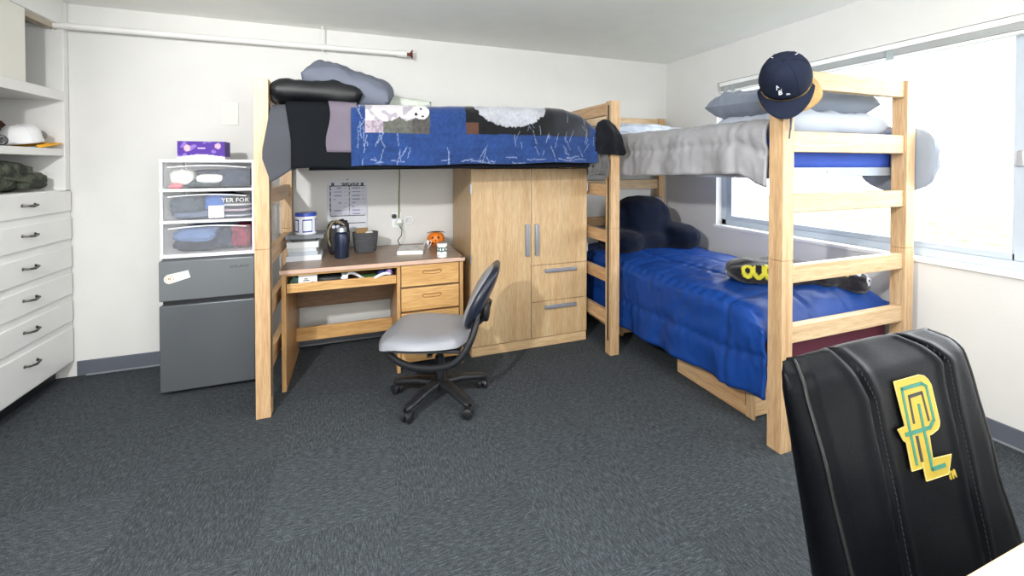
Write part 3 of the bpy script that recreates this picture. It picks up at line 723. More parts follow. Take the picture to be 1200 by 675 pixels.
# jack-o'-lantern
pk = thing('pumpkin_lantern', 'small orange jack-o-lantern bucket at the back right of the desk', 'pumpkin', (.575, 3.30, DTOP))
w = MB(); pc = Vector((.575, 3.30, DTOP+.056))
def pf(u, v):
    th = 2*PI*u; ph = PI*(v*.90-.5)
    r = .068*(math.cos(ph)**.8 if math.cos(ph) > 0 else 0)*(1-.06*abs(math.sin(4*th)))
    return pc+Vector((r*math.cos(th), r*math.sin(th), .056*math.sin(ph)))
w.grid(pf, 64, 24, wrap=True); w.build('shell', mat('pumpkin_orange', '#e07a1f', .45), pk, solid=.003)
w = MB()
Mp = Matrix.Translation(pc) @ Matrix.Rotation(math.radians(-12), 4, 'Z')
def face(poly):
    vs = []
    for x, zz in poly:
        r = .070*math.sqrt(max(.05, 1-(zz/.056)**2*.85)); vs.append((x, zz, -math.sqrt(max(1e-5, r*r-x*x))))
    n = len(vs); F = [Mp@Vector((x, y, zz)) for x, zz, y in vs]; B = [Mp@Vector((x, y+.006, zz)) for x, zz, y in vs]
    w.add(F+B, [tuple(range(n)), tuple(range(2*n-1, n-1, -1))]+[(i, (i+1) % n, n+(i+1) % n, n+i) for i in range(n)])
face([(-.035, .012), (-.012, .012), (-.02, .032)]); face([(.012, .012), (.035, .012), (.02, .032)]); face([(-.006, -.004), (.006, -.004), (0, .008)])
face([(-.04, -.01), (-.03, -.02), (-.022, -.014), (-.014, -.026), (0, -.02), (.014, -.026), (.022, -.014), (.03, -.02), (.04, -.01), (.028, -.032), (0, -.038), (-.028, -.032)])
w.build('face', mat('face_black', '#15110e', .6), pk, smooth=False)
w = MB(); w.tube([pc+Vector((.066*math.cos(a), 0, .045+.012*math.sin(a))) for a in [PI*k/16 for k in range(17)]], .003, 8); w.build('handle', BLACKP, pk)
# mug
mg = thing('white_mug', 'white mug with dark green letters at the front right of the desk', 'mug', (.545, 2.885, DTOP))
w = MB(); w.lathe([(0, 0), (.031, 0), (.0345, .004), (.0345, .095), (.0325, .096), (.0315, .09), (.031, .008), (0, .007)], (.545, 2.885, DTOP+.0005), 36); w.build('body', mat('mug_white', '#f0f1ef', .25), mg)
w = MB()
ltr = []
for ch, a0 in (('D', -150), ('C', -118), ('D', -86), ('C', -54)):
    a = math.radians(a0); M = Matrix.Translation((.545+.0347*math.cos(a), 2.885+.0347*math.sin(a), DTOP+.055)) @ Matrix.Rotation(a+PI/2, 4, 'Z') @ Matrix.Rotation(PI/2, 4, 'X')
    w.text(ch, .042, M, .0008, bold=.0022)
w.build('lettering', mat('letter_green', '#3f5a52', .5), mg, smooth=False)
w = MB(); w.lathe([(.0347, .012), (.0352, .013), (.0352, .018), (.0347, .019)], (.545, 2.885, DTOP), 36); w.build('band', mat('band_grey', '#b9c1c8', .4), mg)
w = MB(); w.tube([(.560+.006*math.sin(a), 2.916+.024*math.sin(a), DTOP+.05+.026*math.cos(a)) for a in [PI*k/10 for k in range(11)]], .004, 8); w.build('handle', mat('mug_white', '#f0f1ef'), mg)
w = MB(); w.ell((.543, 2.885, DTOP+.093), (.026, .026, .016), 20, 12, disp=lumpy(4, .2, 6)); tag(w.build('tissue_wad', mat('wad_brown', '#7f6f66', .9)), 'brownish wad of tissue poking out of the white mug', 'tissue')
ep = MB(); ep.tube([(.50+.03*math.sin(5*t), 3.22+.02*t, DTOP+.004+.05*math.sin(PI*t)) for t in [i/20 for i in range(21)]], .0025, 6); ep.ell((.505, 3.24, DTOP+.04), (.009, .009, .02), 12, 8)
tag(ep.build('earphones', WPLAST), 'white wired earphones beside the orange pumpkin', 'earphones')

# ------------------------------------------------------------------ on the wall over the desk
PAPER = painted('calendar_print', .6, bump=.01)
def calc(u, v, p):
    ink = lin('#3a3d46'); pap = lin('#dcdee4')
    if v > .93: return pap
    if .855 < v < .875 and .06 < u < .94: return ink
    if .875 <= v < .93:
        return lin('#5a5d66') if (.36 < u < .8 and nz(u*40, v*60, 3) > -.1) or abs(u-.14) < .035 or abs(u-.88) < .035 else pap
    if v < .875 and v > .30:
        if abs(u-.08) < .012 or abs(u-.55) < .012: return ink if nz(0, v*60, 1) > -.1 else pap
        row = (v*14) % 1
        if .35 < row < .65 and ((.17 < u < .36) or (.62 < u < .82)) and nz(int(v*14)*3.3, u*3, 2) > -.15: return lin('#8f93b3')
        if .4 < row < .6 and (.4 < u < .5 or .86 < u < .95) and nz(u*30, int(v*14)*2.1, 7) > 0: return lin('#a2a4b4')
        return lin('#cdd0dc')
    if abs(v-.285) < .008 or abs(v-.14) < .008: return ink if .08 < u < .96 else pap
    return pap
ca = thing('wall_calendar', 'printed white calendar sheet taped to the back wall over the desk', 'calendar', (-.07, YB, .86))
w = MB(); w.grid(lambda u, v: (lerp(-.217, .073, u), YB-.004-.006*math.sin(PI*v)*u, lerp(.86, 1.262, v)), 110, 130, col=calc); w.build('sheet', PAPER, ca, solid=.001, colors=True)
w = MB(); w.cyl((-.07, YB-.008, 1.256), (-.07, YB-.002, 1.256), .005, n=10); w.build('pin', BLACKP, ca)
ou = thing('wall_outlet', 'white wall outlet with plugs over the desk', 'outlet', (.30, YB, .86))
MB().box(.262, .337, YB-.006, YB-.0005, .868, .985).build('plate', WPLAST, ou, bevel=.002)
w = MB()
for z in (.90, .955): w.box(.28, .319, YB-.008, YB-.005, z-.016, z+.016)
w.build('socket', mat('socket_white', '#d6d8d6', .4), ou, bevel=.002)
w = MB(); w.lathe([(0, 0), (.017, 0), (.019, .008), (.016, .026), (0, .028)], (.278, YB-.008, .958), 18, Matrix.Rotation(PI/2, 3, 'X')); tag(w.build('black_plug', BLACKP), 'round black plug in the wall outlet', 'plug')
ch = thing('phone_charger', 'white and green charger plugged into the wall outlet, grey cable down to the desk', 'charger', (.315, YB-.03, .88))
w = MB(); w.box(.296, .337, YB-.05, YB-.0085, .885, .935); w.build('body', WPLAST, ch, bevel=.008, seg=3)
w = MB(); w.box(.30, .333, YB-.056, YB-.05, .893, .905); w.build('light_strip', mat('strip_green', '#6fae6a', .4), ch, bevel=.002)
w = MB(); w.tube([(.318, YB-.045, .885), (.335, YB-.06, .85), (.33, YB-.07, .81), (.30, YB-.09, .775), (.31, YB-.13, .748), (.335, YB-.18, .7425)], .004, 8); w.build('cable', mat('cable_grey', '#44474f', .5), ch)
w = MB(); w.tube([(.318, 3.46, 1.40), (.320, 3.49, 1.28), (.318, YB-.01, 1.12), (.316, YB-.012, 1.0), (.312, YB-.04, .945)], .0045, 8); tag(w.build('green_cable', mat('cable_green', '#5f7a35', .5, var=.5, vscale=40)), 'green cable hanging from the loft bed to the wall outlet', 'cable')
w = MB()
for k in range(3): w.tube([(.395+(.038-.004*k)*math.cos(a), YB-.010-.004*k, .845+.075+(.034-.003*k)*math.sin(a)) for a in [2*PI*i/28 for i in range(28)]], .003, 6, closed=True)
w.tube([(.38, YB-.01, .955), (.40, YB-.012, .92), (.385, YB-.014, .90), (.41, YB-.012, .89)], .003, 6)
tag(w.build('coiled_cord', WPLAST), 'white coiled cable hung on the wall right of the outlet', 'cable')

w = MB(); w.tube([(-.57, 3.30, .95), (-.55, 3.20, .80), (-.555, 3.1, .70), (-.56, 3.05, .55), (-.545, 3.02, .42), (-.55, 3.06, .30), (-.56, 3.2, .12), (-.56, 3.4, .02)], .005, 8)
tag(w.build('power_cable', BLACKP), 'black power cord hanging between the mini fridge and the loft bed rails', 'cord')

# ------------------------------------------------------------------ beds
RZ = ((.20, .295), (.51, .595), (.80, .885), (1.14, 1.23), (1.43, 1.53), (1.735, 1.825))
PT = 1.829
def bed_posts(root, spots, pw=.071):
    for x, y in spots:
        w = MB(); w.box(x, x+pw, y, y+pw, 0, .9125); w.box(x, x+pw, y, y+pw, .9155, PT); w.box(x+.004, x+pw-.004, y+.004, y+pw-.004, .9125, .9155)
        w.build('post', OZ, root, smooth=True, bevel=.004)
lb = thing('loft_bed', 'tall oak loft bed standing over the desk and wardrobe', 'bed', (.63, 3.05, 0))
bed_posts(lb, ((-.516, 2.585), (1.70, 2.585), (-.516, 3.425), (1.70, 3.425)))
for x in (-.50, 1.715):
    for a, b in RZ: MB().box(x, x+.04, 2.656, 3.425, a, b).build('rail', OY, lb, bevel=.003)
for x in (-.4449, 1.6999):   # dark slot plates on the posts' inner faces
    for y in (2.60, 3.45):
        MB().box(x-(.0015 if x > 0 else 0), x+(.0015 if x < 0 else 0), y+.012, y+.03, .1, 1.8).build('slot_plate', BLACKP, lb, smooth=False)
DKST = mat('dark_steel', '#2b2d31', .5, metal=.4)
w = MB()
for y in (2.60, 3.47): w.box(-.445, 1.70, y, y+.006, 1.355, 1.405)
for x in (-.44, 1.69): w.box(x, x+.006, 2.606, 3.47, 1.365, 1.40)
w.build('side_frame', DKST, lb, smooth=False)
w = MB()
for k in range(12): w.box(-.43+.18*k, -.40+.18*k, 2.606, 3.47, 1.385, 1.39)
w.build('deck_slats', DKST, lb, smooth=False)
MB().box(-.425, 1.68, 2.615, 3.46, 1.392, 1.60).build('mattress', mat('mattress_navy', '#39445c', .8), lb, bevel=.03, seg=4)

bb = thing('bunk_bed', 'oak bunk bed standing along the window wall', 'bed', (2.375, 2.46, 0))
bed_posts(bb, ((1.87, 1.42), (2.805, 1.42), (1.87, 3.425), (2.805, 3.425)), .072)
for y in (1.432, 3.445):
    for i, (a, b) in enumerate(RZ):
        if i == 0 and y < 2: continue
        MB().box(1.942, 2.805, y, y+.04, a, b).build('rail', OX, bb, bevel=.004)
SIL = mat('silver_paint', '#8e97a3', .4, metal=.4)
w = MB()
for z in (.30, 1.30):
    for x in (1.90, 2.845): w.box(x, x+.006, 1.492, 3.425, z, z+.05)
    for y in (1.50, 3.415): w.box(1.906, 2.845, y, y+.006, z+.01, z+.055)
w.build('side_frame', SIL, bb, smooth=False)
w = MB()
for z in (.33, 1.335):
    for k in range(12): w.box(1.906, 2.845, 1.56+.16*k, 1.59+.16*k, z, z+.005)
w.build('deck_slats', SIL, bb, smooth=False)
MB().box(1.90, 2.86, 1.515, 3.41, 1.345, 1.50).build('mattress', mat('sheet_blue', '#2f4fae', .8), bb, bevel=.03, seg=4)
MB().box(1.895, 2.865, 1.53, 3.41, .345, .56).build('mattress', mat('sheet_maroon', '#5a1f33', .8, bump=.2, bscale=20), bb, bevel=.03, seg=4)
# two bolts where the near frame meets the right post
w = MB(); w.cyl((2.30, 1.497, 1.335), (2.30, 1.503, 1.335), .008, n=12); w.build('bolt', STEEL, bb)

# bedding on the bunk ------------------------------------------------
def comforter(name, m, label, xs, xf, y0, y1, ztop, zb, rad, amp, seam_s=(), seam_t=(), end_drop=0, y0top=None, seam_h=.012, nt_=150, ns=90, wall_drop=.12, hem=0, thick=.016):
    """quilt draped over a bed along y: side hang at x=xs, top, short hang at x=xf"""
    def prof(s, y):
        b = interp(zb, y); Ls = ztop-rad-b; La = rad*PI/2; Lt = xf-xs-2*rad; tot = Ls+La+Lt+La+wall_drop; d = s*tot
        if d < Ls: return Vector((xs, 0, b+d)), Vector((-1, 0, 0)), d
        d2 = d-Ls
        if d2 < La:
            a = d2/rad; return Vector((xs+rad-rad*math.cos(a), 0, ztop-rad+rad*math.sin(a))), Vector((-math.cos(a), 0, math.sin(a))), d
        d3 = d2-La
        if d3 < Lt: return Vector((xs+rad+d3, 0, ztop+.03*math.sin(PI*d3/Lt))), Vector((0, 0, 1)), d
        d4 = d3-Lt
        if d4 < La:
            a = d4/rad; return Vector((xf-rad+rad*math.sin(a), 0, ztop-rad+rad*math.cos(a))), Vector((math.sin(a), 0, math.cos(a))), d
        return Vector((xf, 0, ztop-rad-(d4-La))), Vector((1, 0, 0)), d
    def fn(t, s):
        ya = y0 if y0top is None else lerp(y0, y0top, ss(.34, .50, prof(s, y0)[2]))
        y = lerp(ya, y1, t); p, n, d = prof(s, y)
        hang = ss(.45, 0, d)
        h = amp*(.7*nz(y*5, d*4, 1.3)+.55*nz(y*9+d*9, d*8-y*3, 4.1)+.4*nz(y*22, d*12, 8)+.25*nz(y*45, d*25, 3))
        h += amp*1.1*hang*math.sin(y*19+2.2*nz(y*3, 0, 2))*ss(.35, 0, d)
        for q in seam_s: h -= seam_h*math.exp(-((d-q-.015*nz(y*3, q*9, 0))/.016)**2)
        for q in seam_t: h -= seam_h*math.exp(-((y-q-.02*nz(d*4, q*7, 0))/.016)**2)
        # small puckers along seams
        for q in seam_s: h += .004*math.sin(y*90)*math.exp(-((d-q)/.04)**2)
        p = p+n*h; p.y = y
        if end_drop:
            k = ss(end_drop, 0, y-y0); ang = k*PI/2
            p.z -= max(0, n.z)*(end_drop*.75)*(1-math.sqrt(max(0, 1-k*k)))
        return p
    w = MB(); w.grid(fn, nt_, ns)
    return tag(w.build(name, m, solid=thick, offset=-1), label, 'comforter')
comforter('silver_comforter', FAB_GREY, 'silver grey comforter covering the upper bunk by the window', 1.862, 2.90, 1.512, 3.37, 1.60,
          [(1.5, 1.255), (1.57, 1.275), (1.66, 1.322), (2.2, 1.305), (2.65, 1.288), (3.4, 1.285)], .085, .016, seam_s=(.17,), seam_t=(1.68,), wall_drop=.10, y0top=1.94)
# grey corner of it pushed out between post and window
BLUE = mat('blue_comforter', '#153c82', .45, spec=.22, var=.1, bump=.06, bscale=200)
comforter('blue_comforter', BLUE, 'royal blue comforter covering the lower bunk by the window', 1.850, 2.885, 1.496, 3.38, .645,
          [(1.5, .225), (1.7, .198), (2.1, .182), (2.67, .158), (3.4, .15)], .065, .014, seam_s=(.20, .46, .78, 1.08), seam_t=(1.72,), end_drop=.2, wall_drop=.1, seam_h=.011)

def pillow(name, label, c, size, m, rot=(0, 0, 0), wr=.012, seed=0, cat='pillow', pin=.35):
    R = Euler(rot).to_matrix(); w = MB()
    def side(sg):
        def fn(u, v):
            a, b = 2*u-1, 2*v-1
            k = max(0, (1-a**6))**.45*max(0, (1-b**4))**.5
            px = a*(1-.06*pin*(b*b)*(1)+0*b); py = b*(1-.10*pin*(a*a)*.6)
            px *= 1-.07*(1-abs(b))**0*pin*(1-b*b)*abs(a)**8; py *= 1-.10*pin*(1-a*a)*abs(b)**8
            h = k*size[2]/2*(1+.25*nz(a*1.6+seed, b*1.6, sg))+wr*k*k*(nz(a*4+seed, b*6, 3)+.5*nz(a*7, b*4+seed, sg*2))
            return Vector(c)+R@Vector((px*size[0]/2, py*size[1]/2, sg*h))
        return fn
    w.grid(side(1), 44, 36); w.grid(side(-1), 44, 36, flip=True)
    return tag(w.build(name, m, doubles=True), label, cat)
SLATE = mat('slate_pillowcase', '#6d7686', .7, sheen=.15, bump=.06, bscale=200); PALE = mat('pale_blue_pillowcase', '#aeb6c3', .75, bump=.06, bscale=200)
pillow('pillow', 'pale blue-grey pillow lying lowest at the near end of the upper bunk', (2.42, 1.745, 1.585), (.84, .46, .18), PALE, (0, .0, -.03), .03, 1, pin=.1)
pillow('pillow', 'slate grey pillow lying on the pale pillow at the end of the upper bunk', (2.38, 1.77, 1.715), (.84, .42, .17), SLATE, (0.05, -.02, -.10), .03, 5, pin=.1)
lump('hanging_pillow', 'grey pillow wedged between the bunk post and the window', 'pillow', (2.928, 1.53, 1.40), (.034, .19, .185), mat('grey_pillowcase', '#8f97a3', .8), 9, .06, 3, .75)
lump('white_blanket', 'rumpled white and blue blanket at the head of the upper bunk', 'blanket', (2.45, 3.22, 1.665), (.40, .14, .07), mat('cloth_white_blue', '#c8d2e2', .85, var=.2, vscale=9), 14, .2)

# navy plush backrest
nb = MB()
dsp = lumpy(4, .08, 3)
nb.ell((2.36, 3.12, .88), (.27, .17, .22), 40, 26, disp=dsp, p=.8); nb.ell((2.08, 3.02, .73), (.17, .2, .10), 30, 20, disp=dsp, p=.85); nb.ell((2.62, 2.97, .755), (.15, .22, .115), 30, 20, disp=dsp, p=.85)
nb.ell((2.32, 3.05, .72), (.36, .18, .11), 30, 20, disp=dsp)
tag(nb.build('plush_backrest', mat('navy_plush', '#0b1326', .95, sheen=.06, bump=.6, bscale=170, var=.25, vscale=14), voxel=.018), 'dark navy plush backrest pillow at the head of the lower bunk', 'pillow')
pillow('pillow', 'taupe pillow standing behind the navy plush backrest on the lower bunk', (2.60, 3.36, .90), (.42, .34, .08), mat('taupe_case', '#8d8682', .85), (math.radians(80), 0, 0), .008, 3)

# black blanket with yellow lettering
FLC = painted('fleece_print', .9, sheen=.3, bump=.5, bscale=180)
yellow, blk, wht = lin('#d9d13f'), lin('#1f1d24'), lin('#d5d8e4')
def ring(u, v, c, r, w_): return abs(math.hypot((u-c[0])*2.4, v-c[1])-r) < w_
def scol(u, v, p):
    # u along the roll (far end 0), v around it: camera side 0.55..0.95
    a = (u*360)
    for k, c0 in enumerate((.10, .17, .24, .31)):
        q = .30
        if ring(u, v, (c0, q), .07, .024) and not (k % 2 and v > q+.03 and abs(u-c0) < .02): return yellow
    if .40 < u < .56 and .27 < v < .36 and (u*40 % 2) < 1.3: return yellow
    if .56 < u < .62 and .26 < v < .35: return wht
    if .62 < u < .70 and .40 < v < .50 and nz(u*60, v*30, 1) > -.1: return wht
    if .80 < u < .88 and .44 < v < .52: return yellow
    if abs(u-.78) < .03 and abs(v-.37) < .05 and (abs(u-.78) < .008 or abs(v-.38+.3*(u-.78)) < .012): return yellow
    for c in ((.87, .42), (.92, .50), (.95, .44), (.94, .30)):
        if ring(u, v, c, .045, .02): return wht
    if v > .62 and nz(u*9, v*7, 6) > .22: return wht
    return blk
def sfn(u, v):
    ax = Vector((lerp(2.13, 2.83, u), lerp(1.98, 1.62, u), .725-.04*ss(.4, 1, u)+.0*u))
    ct = Vector((-.46, -.89, 0)); th = 2*PI*(v-.25)   # v .25 = camera side
    e = (1-(2*u-1)**6)**.5
    r1, r2 = .135*e, .072*e*(1+.15*nz(u*4, 0, 1))
    k = 1+.24*nz(u*7, math.cos(th)*1.8, math.sin(th)*1.5)+.05*nz(u*16, math.cos(th)*3, math.sin(th)*3)
    sg = lambda x: math.copysign(abs(x)**.75, x)
    return ax+ct*(r1*sg(math.cos(th))*k)+Vector((0, 0, r2*sg(math.sin(th))*k))
w = MB(); w.grid(sfn, 150, 90, wrap=False, col=scol)
tag(w.build('fleece_blanket', FLC, colors=True), 'folded black fleece blanket with yellow and white print on the blue comforter', 'blanket')

# hats on the bunk post --------------------------------------------
Vc = Vector((1.893, 1.432, 1.754))
upv = Vector((-.68, -.48, .54)).normalized()
fw = Vector((-.22, -.20, -1)); fw = (fw-upv*fw.dot(upv)).normalized(); lf = upv.cross(fw)         # brim direction
Rh = Matrix((fw, lf, upv)).transposed()
Vs = Vc+Vector((.939, -.344, 0))*.020-upv*.030+fw*.010
sh = thing('straw_hat', 'tan brimmed hat under the navy cap on the bunk post', 'hat', Vc)
w = MB()
def tf(u, v):
    th = 2*PI*u; ph = v*PI/2
    return Vs+Rh@Vector((.094*math.cos(ph)**.6*math.cos(th)*1.08-.006, .094*math.cos(ph)**.6*math.sin(th), .105*math.sin(ph)-.012))
TAN = mat('tan_straw', '#b99a68', .85, bump=.5, bscale=160, var=.2, vscale=25)
w.grid(tf, 40, 12, wrap=True); w.build('crown', TAN, sh, solid=.003)
w = MB()
def tb_(u, v):
    th = 2*PI*u; r = .096+v*.034
    return Vs+Rh@Vector((r*math.cos(th)*1.06-.008, r*math.sin(th)*1.0, -.014-.03*v*v+.012*math.sin(2*th+1)*v))
w.grid(tb_, 56, 6, wrap=True); w.build('brim', TAN, sh, solid=.005)
w = MB(); w.tube([(1.905, 1.405, 1.70), (1.899, 1.408, 1.62), (1.902, 1.409, 1.55), (1.895, 1.41, 1.49)], .0035, 6); w.tube([(1.905, 1.405, 1.70), (1.912, 1.41, 1.60), (1.905, 1.411, 1.53)], .003, 6); w.build('chin_cord', BLACKP, sh)
nc = thing('baseball_cap', 'navy baseball cap hanging on the bunk post by the window', 'cap', Vc)
NAVY = mat('cap_navy', '#1c2233', .85, bump=.15, bscale=250)
Cn = Vc+Rh@Vector((.0, 0, .012))
cap(nc, NAVY, NAVY, Rh, Cn, r=.106, hgt=.135, brim_len=.085, brim_drop=.12, kpow=.4)
w = MB(); Ml = Matrix.Translation(Cn+Rh@Vector((.109, -.022, .062))) @ (Matrix((lf, Rh@Vector((-.42, 0, .91)), Rh@Vector((.91, 0, .42)))).transposed().to_4x4())
w.text('M', .032, Ml @ Matrix.Translation((0, .013, 0)), .003); w.text('B', .030, Ml @ Matrix.Translation((.004, -.012, 0)), .003); w.text('co.', .014, Ml @ Matrix.Translation((.034, -.022, -.004)), .004)
w.build('emblem', mat('thread_white', '#d5d8de', .7), nc, smooth=False)
w = MB()
for k in range(8): 
    a = -1.2+.34*k
    w.cyl(Cn+Rh@Vector((-.035+.01*math.cos(a), .045*math.sin(a), .128)), Cn+Rh@Vector((-.05+.01*math.cos(a), .055*math.sin(a), .120)), .0022, n=6)
w.build('stitching', mat('thread_white', '#d5d8de'), nc)

# under-bed chests ---------------------------------------------------
def chest(label, xa, xb, ya, yb, ht, drawer_y):
    t = thing('underbed_chest', label, 'chest', ((xa+xb)/2, (ya+yb)/2, 0), 0, 'oak chests under the bunk bed')
    w = MB(); w.box(xa+.012, xb, ya, yb, .02, ht); w.build('carcass', PX, t, smooth=False, bevel=.002)
    MB().box(xa+.004, xa+.016, ya, yb, 0, .045).build('base_rail', OY, t, smooth=False, bevel=.002)
    MB().box(xa, xa+.012, ya+.055, yb-.004, .05, ht-.01).build('drawer', OY, t, smooth=False, bevel=.002)
    MB().box(xa, xa+.012, ya, ya+.05, 0, ht).build('end_stile', OZ, t, smooth=False, bevel=.002)
chest('oak underbed chest showing below the blue comforter near the front bunk post', 1.985, 2.70, 1.66, 2.24, .27, 0)
chest('oak underbed chest at the head of the bunk beside the wardrobe', 1.985, 2.70, 2.86, 3.38, .27, 0)

# bedding on the loft -------------------------------------------------
def drape(fn, nu, nv, name, m, label, cat, thick=.006, colors=False, col=None):
    w = MB(); w.grid(fn, nu, nv, col=col)
    return tag(w.build(name, m, solid=thick, offset=-1, colors=colors), label, cat)
def loft_drape(xa, xb, zlo, ztop, yfront, yback, amp, seed, xshift=None, rad=.09):
    def fn(u, v):
        z0 = zlo(u) if callable(zlo) else zlo; zt = ztop(u) if callable(ztop) else ztop
        Lf = zt-rad-z0; La = rad*PI/2; Lt = yback-yfront-rad; d = v*(Lf+La+Lt)
        if d < Lf: y, z, ny, nz_ = yfront, z0+d, -1, 0
        elif d < Lf+La:
            a = (d-Lf)/rad; y, z, ny, nz_ = yfront+rad-rad*math.cos(a), zt-rad+rad*math.sin(a), -math.cos(a), math.sin(a)
        else: y, z, ny, nz_ = yfront+rad+d-Lf-La, zt, 0, 1
        x = lerp(xa(z) if callable(xa) else xa, xb(z) if callable(xb) else xb, u)
        h = amp*(nz(x*7+seed, z*3, y*4)+.5*nz(x*17+seed, z*5, y*8))
        fold = amp*.8*math.sin(x*26+seed+2*nz(x*2, 0, seed))*ss(zt-.1, z0, z)
        return Vector((x, y+ny*(h+fold), z+nz_*h))
    return fn
GS = mat('grey_sheet', '#4b4d53', .9, bump=.15, bscale=200); BK = mat('black_throw', '#13161a', .9, bump=.3, bscale=150); MV = mat('mauve_case', '#6c6571', .9, bump=.15, bscale=160)
def sheet_lo(u): return interp([(0, 1.40), (.25, 1.275), (.5, 1.30), (.8, 1.335), (1, 1.345)], u)
drape(loft_drape(lambda z: -.47 if z < 1.45 else lerp(-.47, -.43, min(1, (z-1.45)/.25)), -.315, sheet_lo, 1.70, 2.566, 3.2, .009, 1, rad=.06), 50, 60, 'grey_sheet', GS, 'grey sheet hanging over the loft bed at its left post', 'sheet', .004)
drape(loft_drape(lambda z: -.335 if z < 1.5 else lerp(-.335, -.362, min(1, (z-1.5)/.2)), .30, lambda u: 1.347+.006*math.sin(u*7), 1.722, 2.560, 3.25, .004, 3, rad=.06), 60, 60, 'black_throw', BK, 'black throw hanging from the loft bed left of the blue blanket', 'blanket', .005)
drape(loft_drape(lambda z: -.150+.012*math.sin(z*20), .0, 1.44, 1.732, 2.552, 3.1, .005, 8, rad=.06), 30, 50, 'mauve_pillowcase', MV, 'mauve pillowcase hanging between the black throw and the blue blanket', 'pillowcase', .004)
# blue fleece with animal pictures
NU, NV = 400, 200
MARK = {}
rq = random.Random(5)
def scratch(x, y, dx, dy, n, wob):
    """a thin pale crush mark in the pile, in cells of the blanket"""
    for k in range(n):
        MARK[(int(x), int(y))] = .35+.65*rq.random()
        x += dx+rq.uniform(-wob, wob); y += dy+rq.uniform(-wob, wob)
for cxx, cnt, lo, hi in ((.03, 12, 4, 60), (.10, 5, 4, 30), (.17, 5, 4, 22), (.36, 3, 8, 30), (.52, 3, 6, 30), (.63, 6, 8, 60), (.70, 12, 4, 66), (.76, 5, 10, 40), (.86, 6, 6, 50), (.95, 8, 6, 60)):
    for _ in range(cnt):
        a = rq.uniform(-.7, .7); scratch((cxx+rq.gauss(0, .02))*NU, rq.uniform(lo, hi), math.sin(a), math.cos(a)*rq.choice((1, -1)), rq.randint(5, 22), .35)
for _ in range(16): scratch(rq.uniform(0, NU), rq.uniform(2, 9), 1, rq.uniform(-.1, .1), rq.randint(8, 30), .3)
def fcol(u, v, p):
    x, y, z = p
    n1 = nz(x*9, z*9, y*9); n2 = nz(x*60, z*60, y*60); n3 = nz(x*5, z*40, 2)
    k = 1+.22*n1+.25*n2+.15*n3
    b = tuple(c*k for c in lin('#203b70'))
    m = MARK.get((int(u*NU+.5), int(v*NV+.5)), 0)
    on_top = y > 2.60
    zz = z+(max(0, y-2.60)*.6 if on_top else 0)
    def out(c, amt=.5):
        if m: return tuple(lerp(q, r, m*amt) for q, r in zip(c, lin('#c3d2f0')))
        return c
    if .045 < x < .41 and 1.552 < zz < 1.75:
        q = (x-.045)/.365; r = (zz-1.552)/.17
        if q < .27 and r < .42: return lin('#a79aa5') if n2 < .1 else lin('#8b818d')
        hd = ((q-.86)/.13)**2+((r-.78)/.27)**2
        if hd < 1:
            for ex, ey, er in ((.775, .68, .03), (.86, .88, .022), (.885, .62, .022)):
                if (q-ex)**2*4.6+(r-ey)**2 < er*er*4: return lin('#1c1a1c')
            return lin('#d6d6db')
        top = 1.02-.05*math.sin(q*9); bot = interp([(0, .42), (.25, .40), (.40, .42), (.52, .58), (.62, .42), (.72, .50), (.80, .62)], q)
        if q < .82 and bot < r < top:
            f = nz(q*9, r*4, 4)
            return lin('#c4bfc5') if f < .12 else lin('#9d97a1')
        g = 1+.35*n2
        return tuple(c*g for c in (lin('#5a5c56') if q < .72 else lin('#4c4a48')))
    if .63 < x < 1.50 and zz > 1.562:
        dx = (x-.93)/.25; dz = (1.775-zz)/.165
        if dx*dx+dz*dz < 1+.12*n2:
            return out(tuple(c*(1+.2*n2+.25*n1) for c in lin('#a5a8b0')))
        if x < .71 and zz < 1.63: return lin('#54392f')
        t = ss(1.1, 1.5, x)
        return out(tuple(lerp(a_, b_, t)*(1+.5*n1) for a_, b_ in zip(lin('#141518'), lin('#34373f'))), .4)
    if .45 < x < .50 and .0 < (y-2.66) < .012: return lin('#e8e8ee')
    return out(b)
BLF = painted('blue_fleece', .85, sheen=.35, bump=.35, bscale=120)
fz = lambda u: interp([(0, 1.715), (.3, 1.73), (.6, 1.75), (.88, 1.752), (.95, 1.72), (1, 1.64)], u)
drape(loft_drape(-.03, lambda z: 1.56 if z < 1.6 else lerp(1.56, 1.50, min(1, (z-1.6)/.14)), lambda u: 1.361+.028*u+.004*math.sin(u*18), fz, 2.540, 3.3, .005, 5, rad=.07), NU, NV, 'picture_blanket', BLF, 'blue fleece blanket printed with white animal pictures on the loft bed', 'blanket', .008, True, fcol)
# dark hem under it
drape(lambda u, v: Vector((lerp(-.25, 1.58, u), 2.585+.012*v, lerp(1.338+.02*u, 1.40, v))), 40, 4, 'dark_sheet', mat('dark_sheet', '#14161c', .9), 'dark sheet edge showing along the bottom of the blue picture blanket', 'sheet', .004)
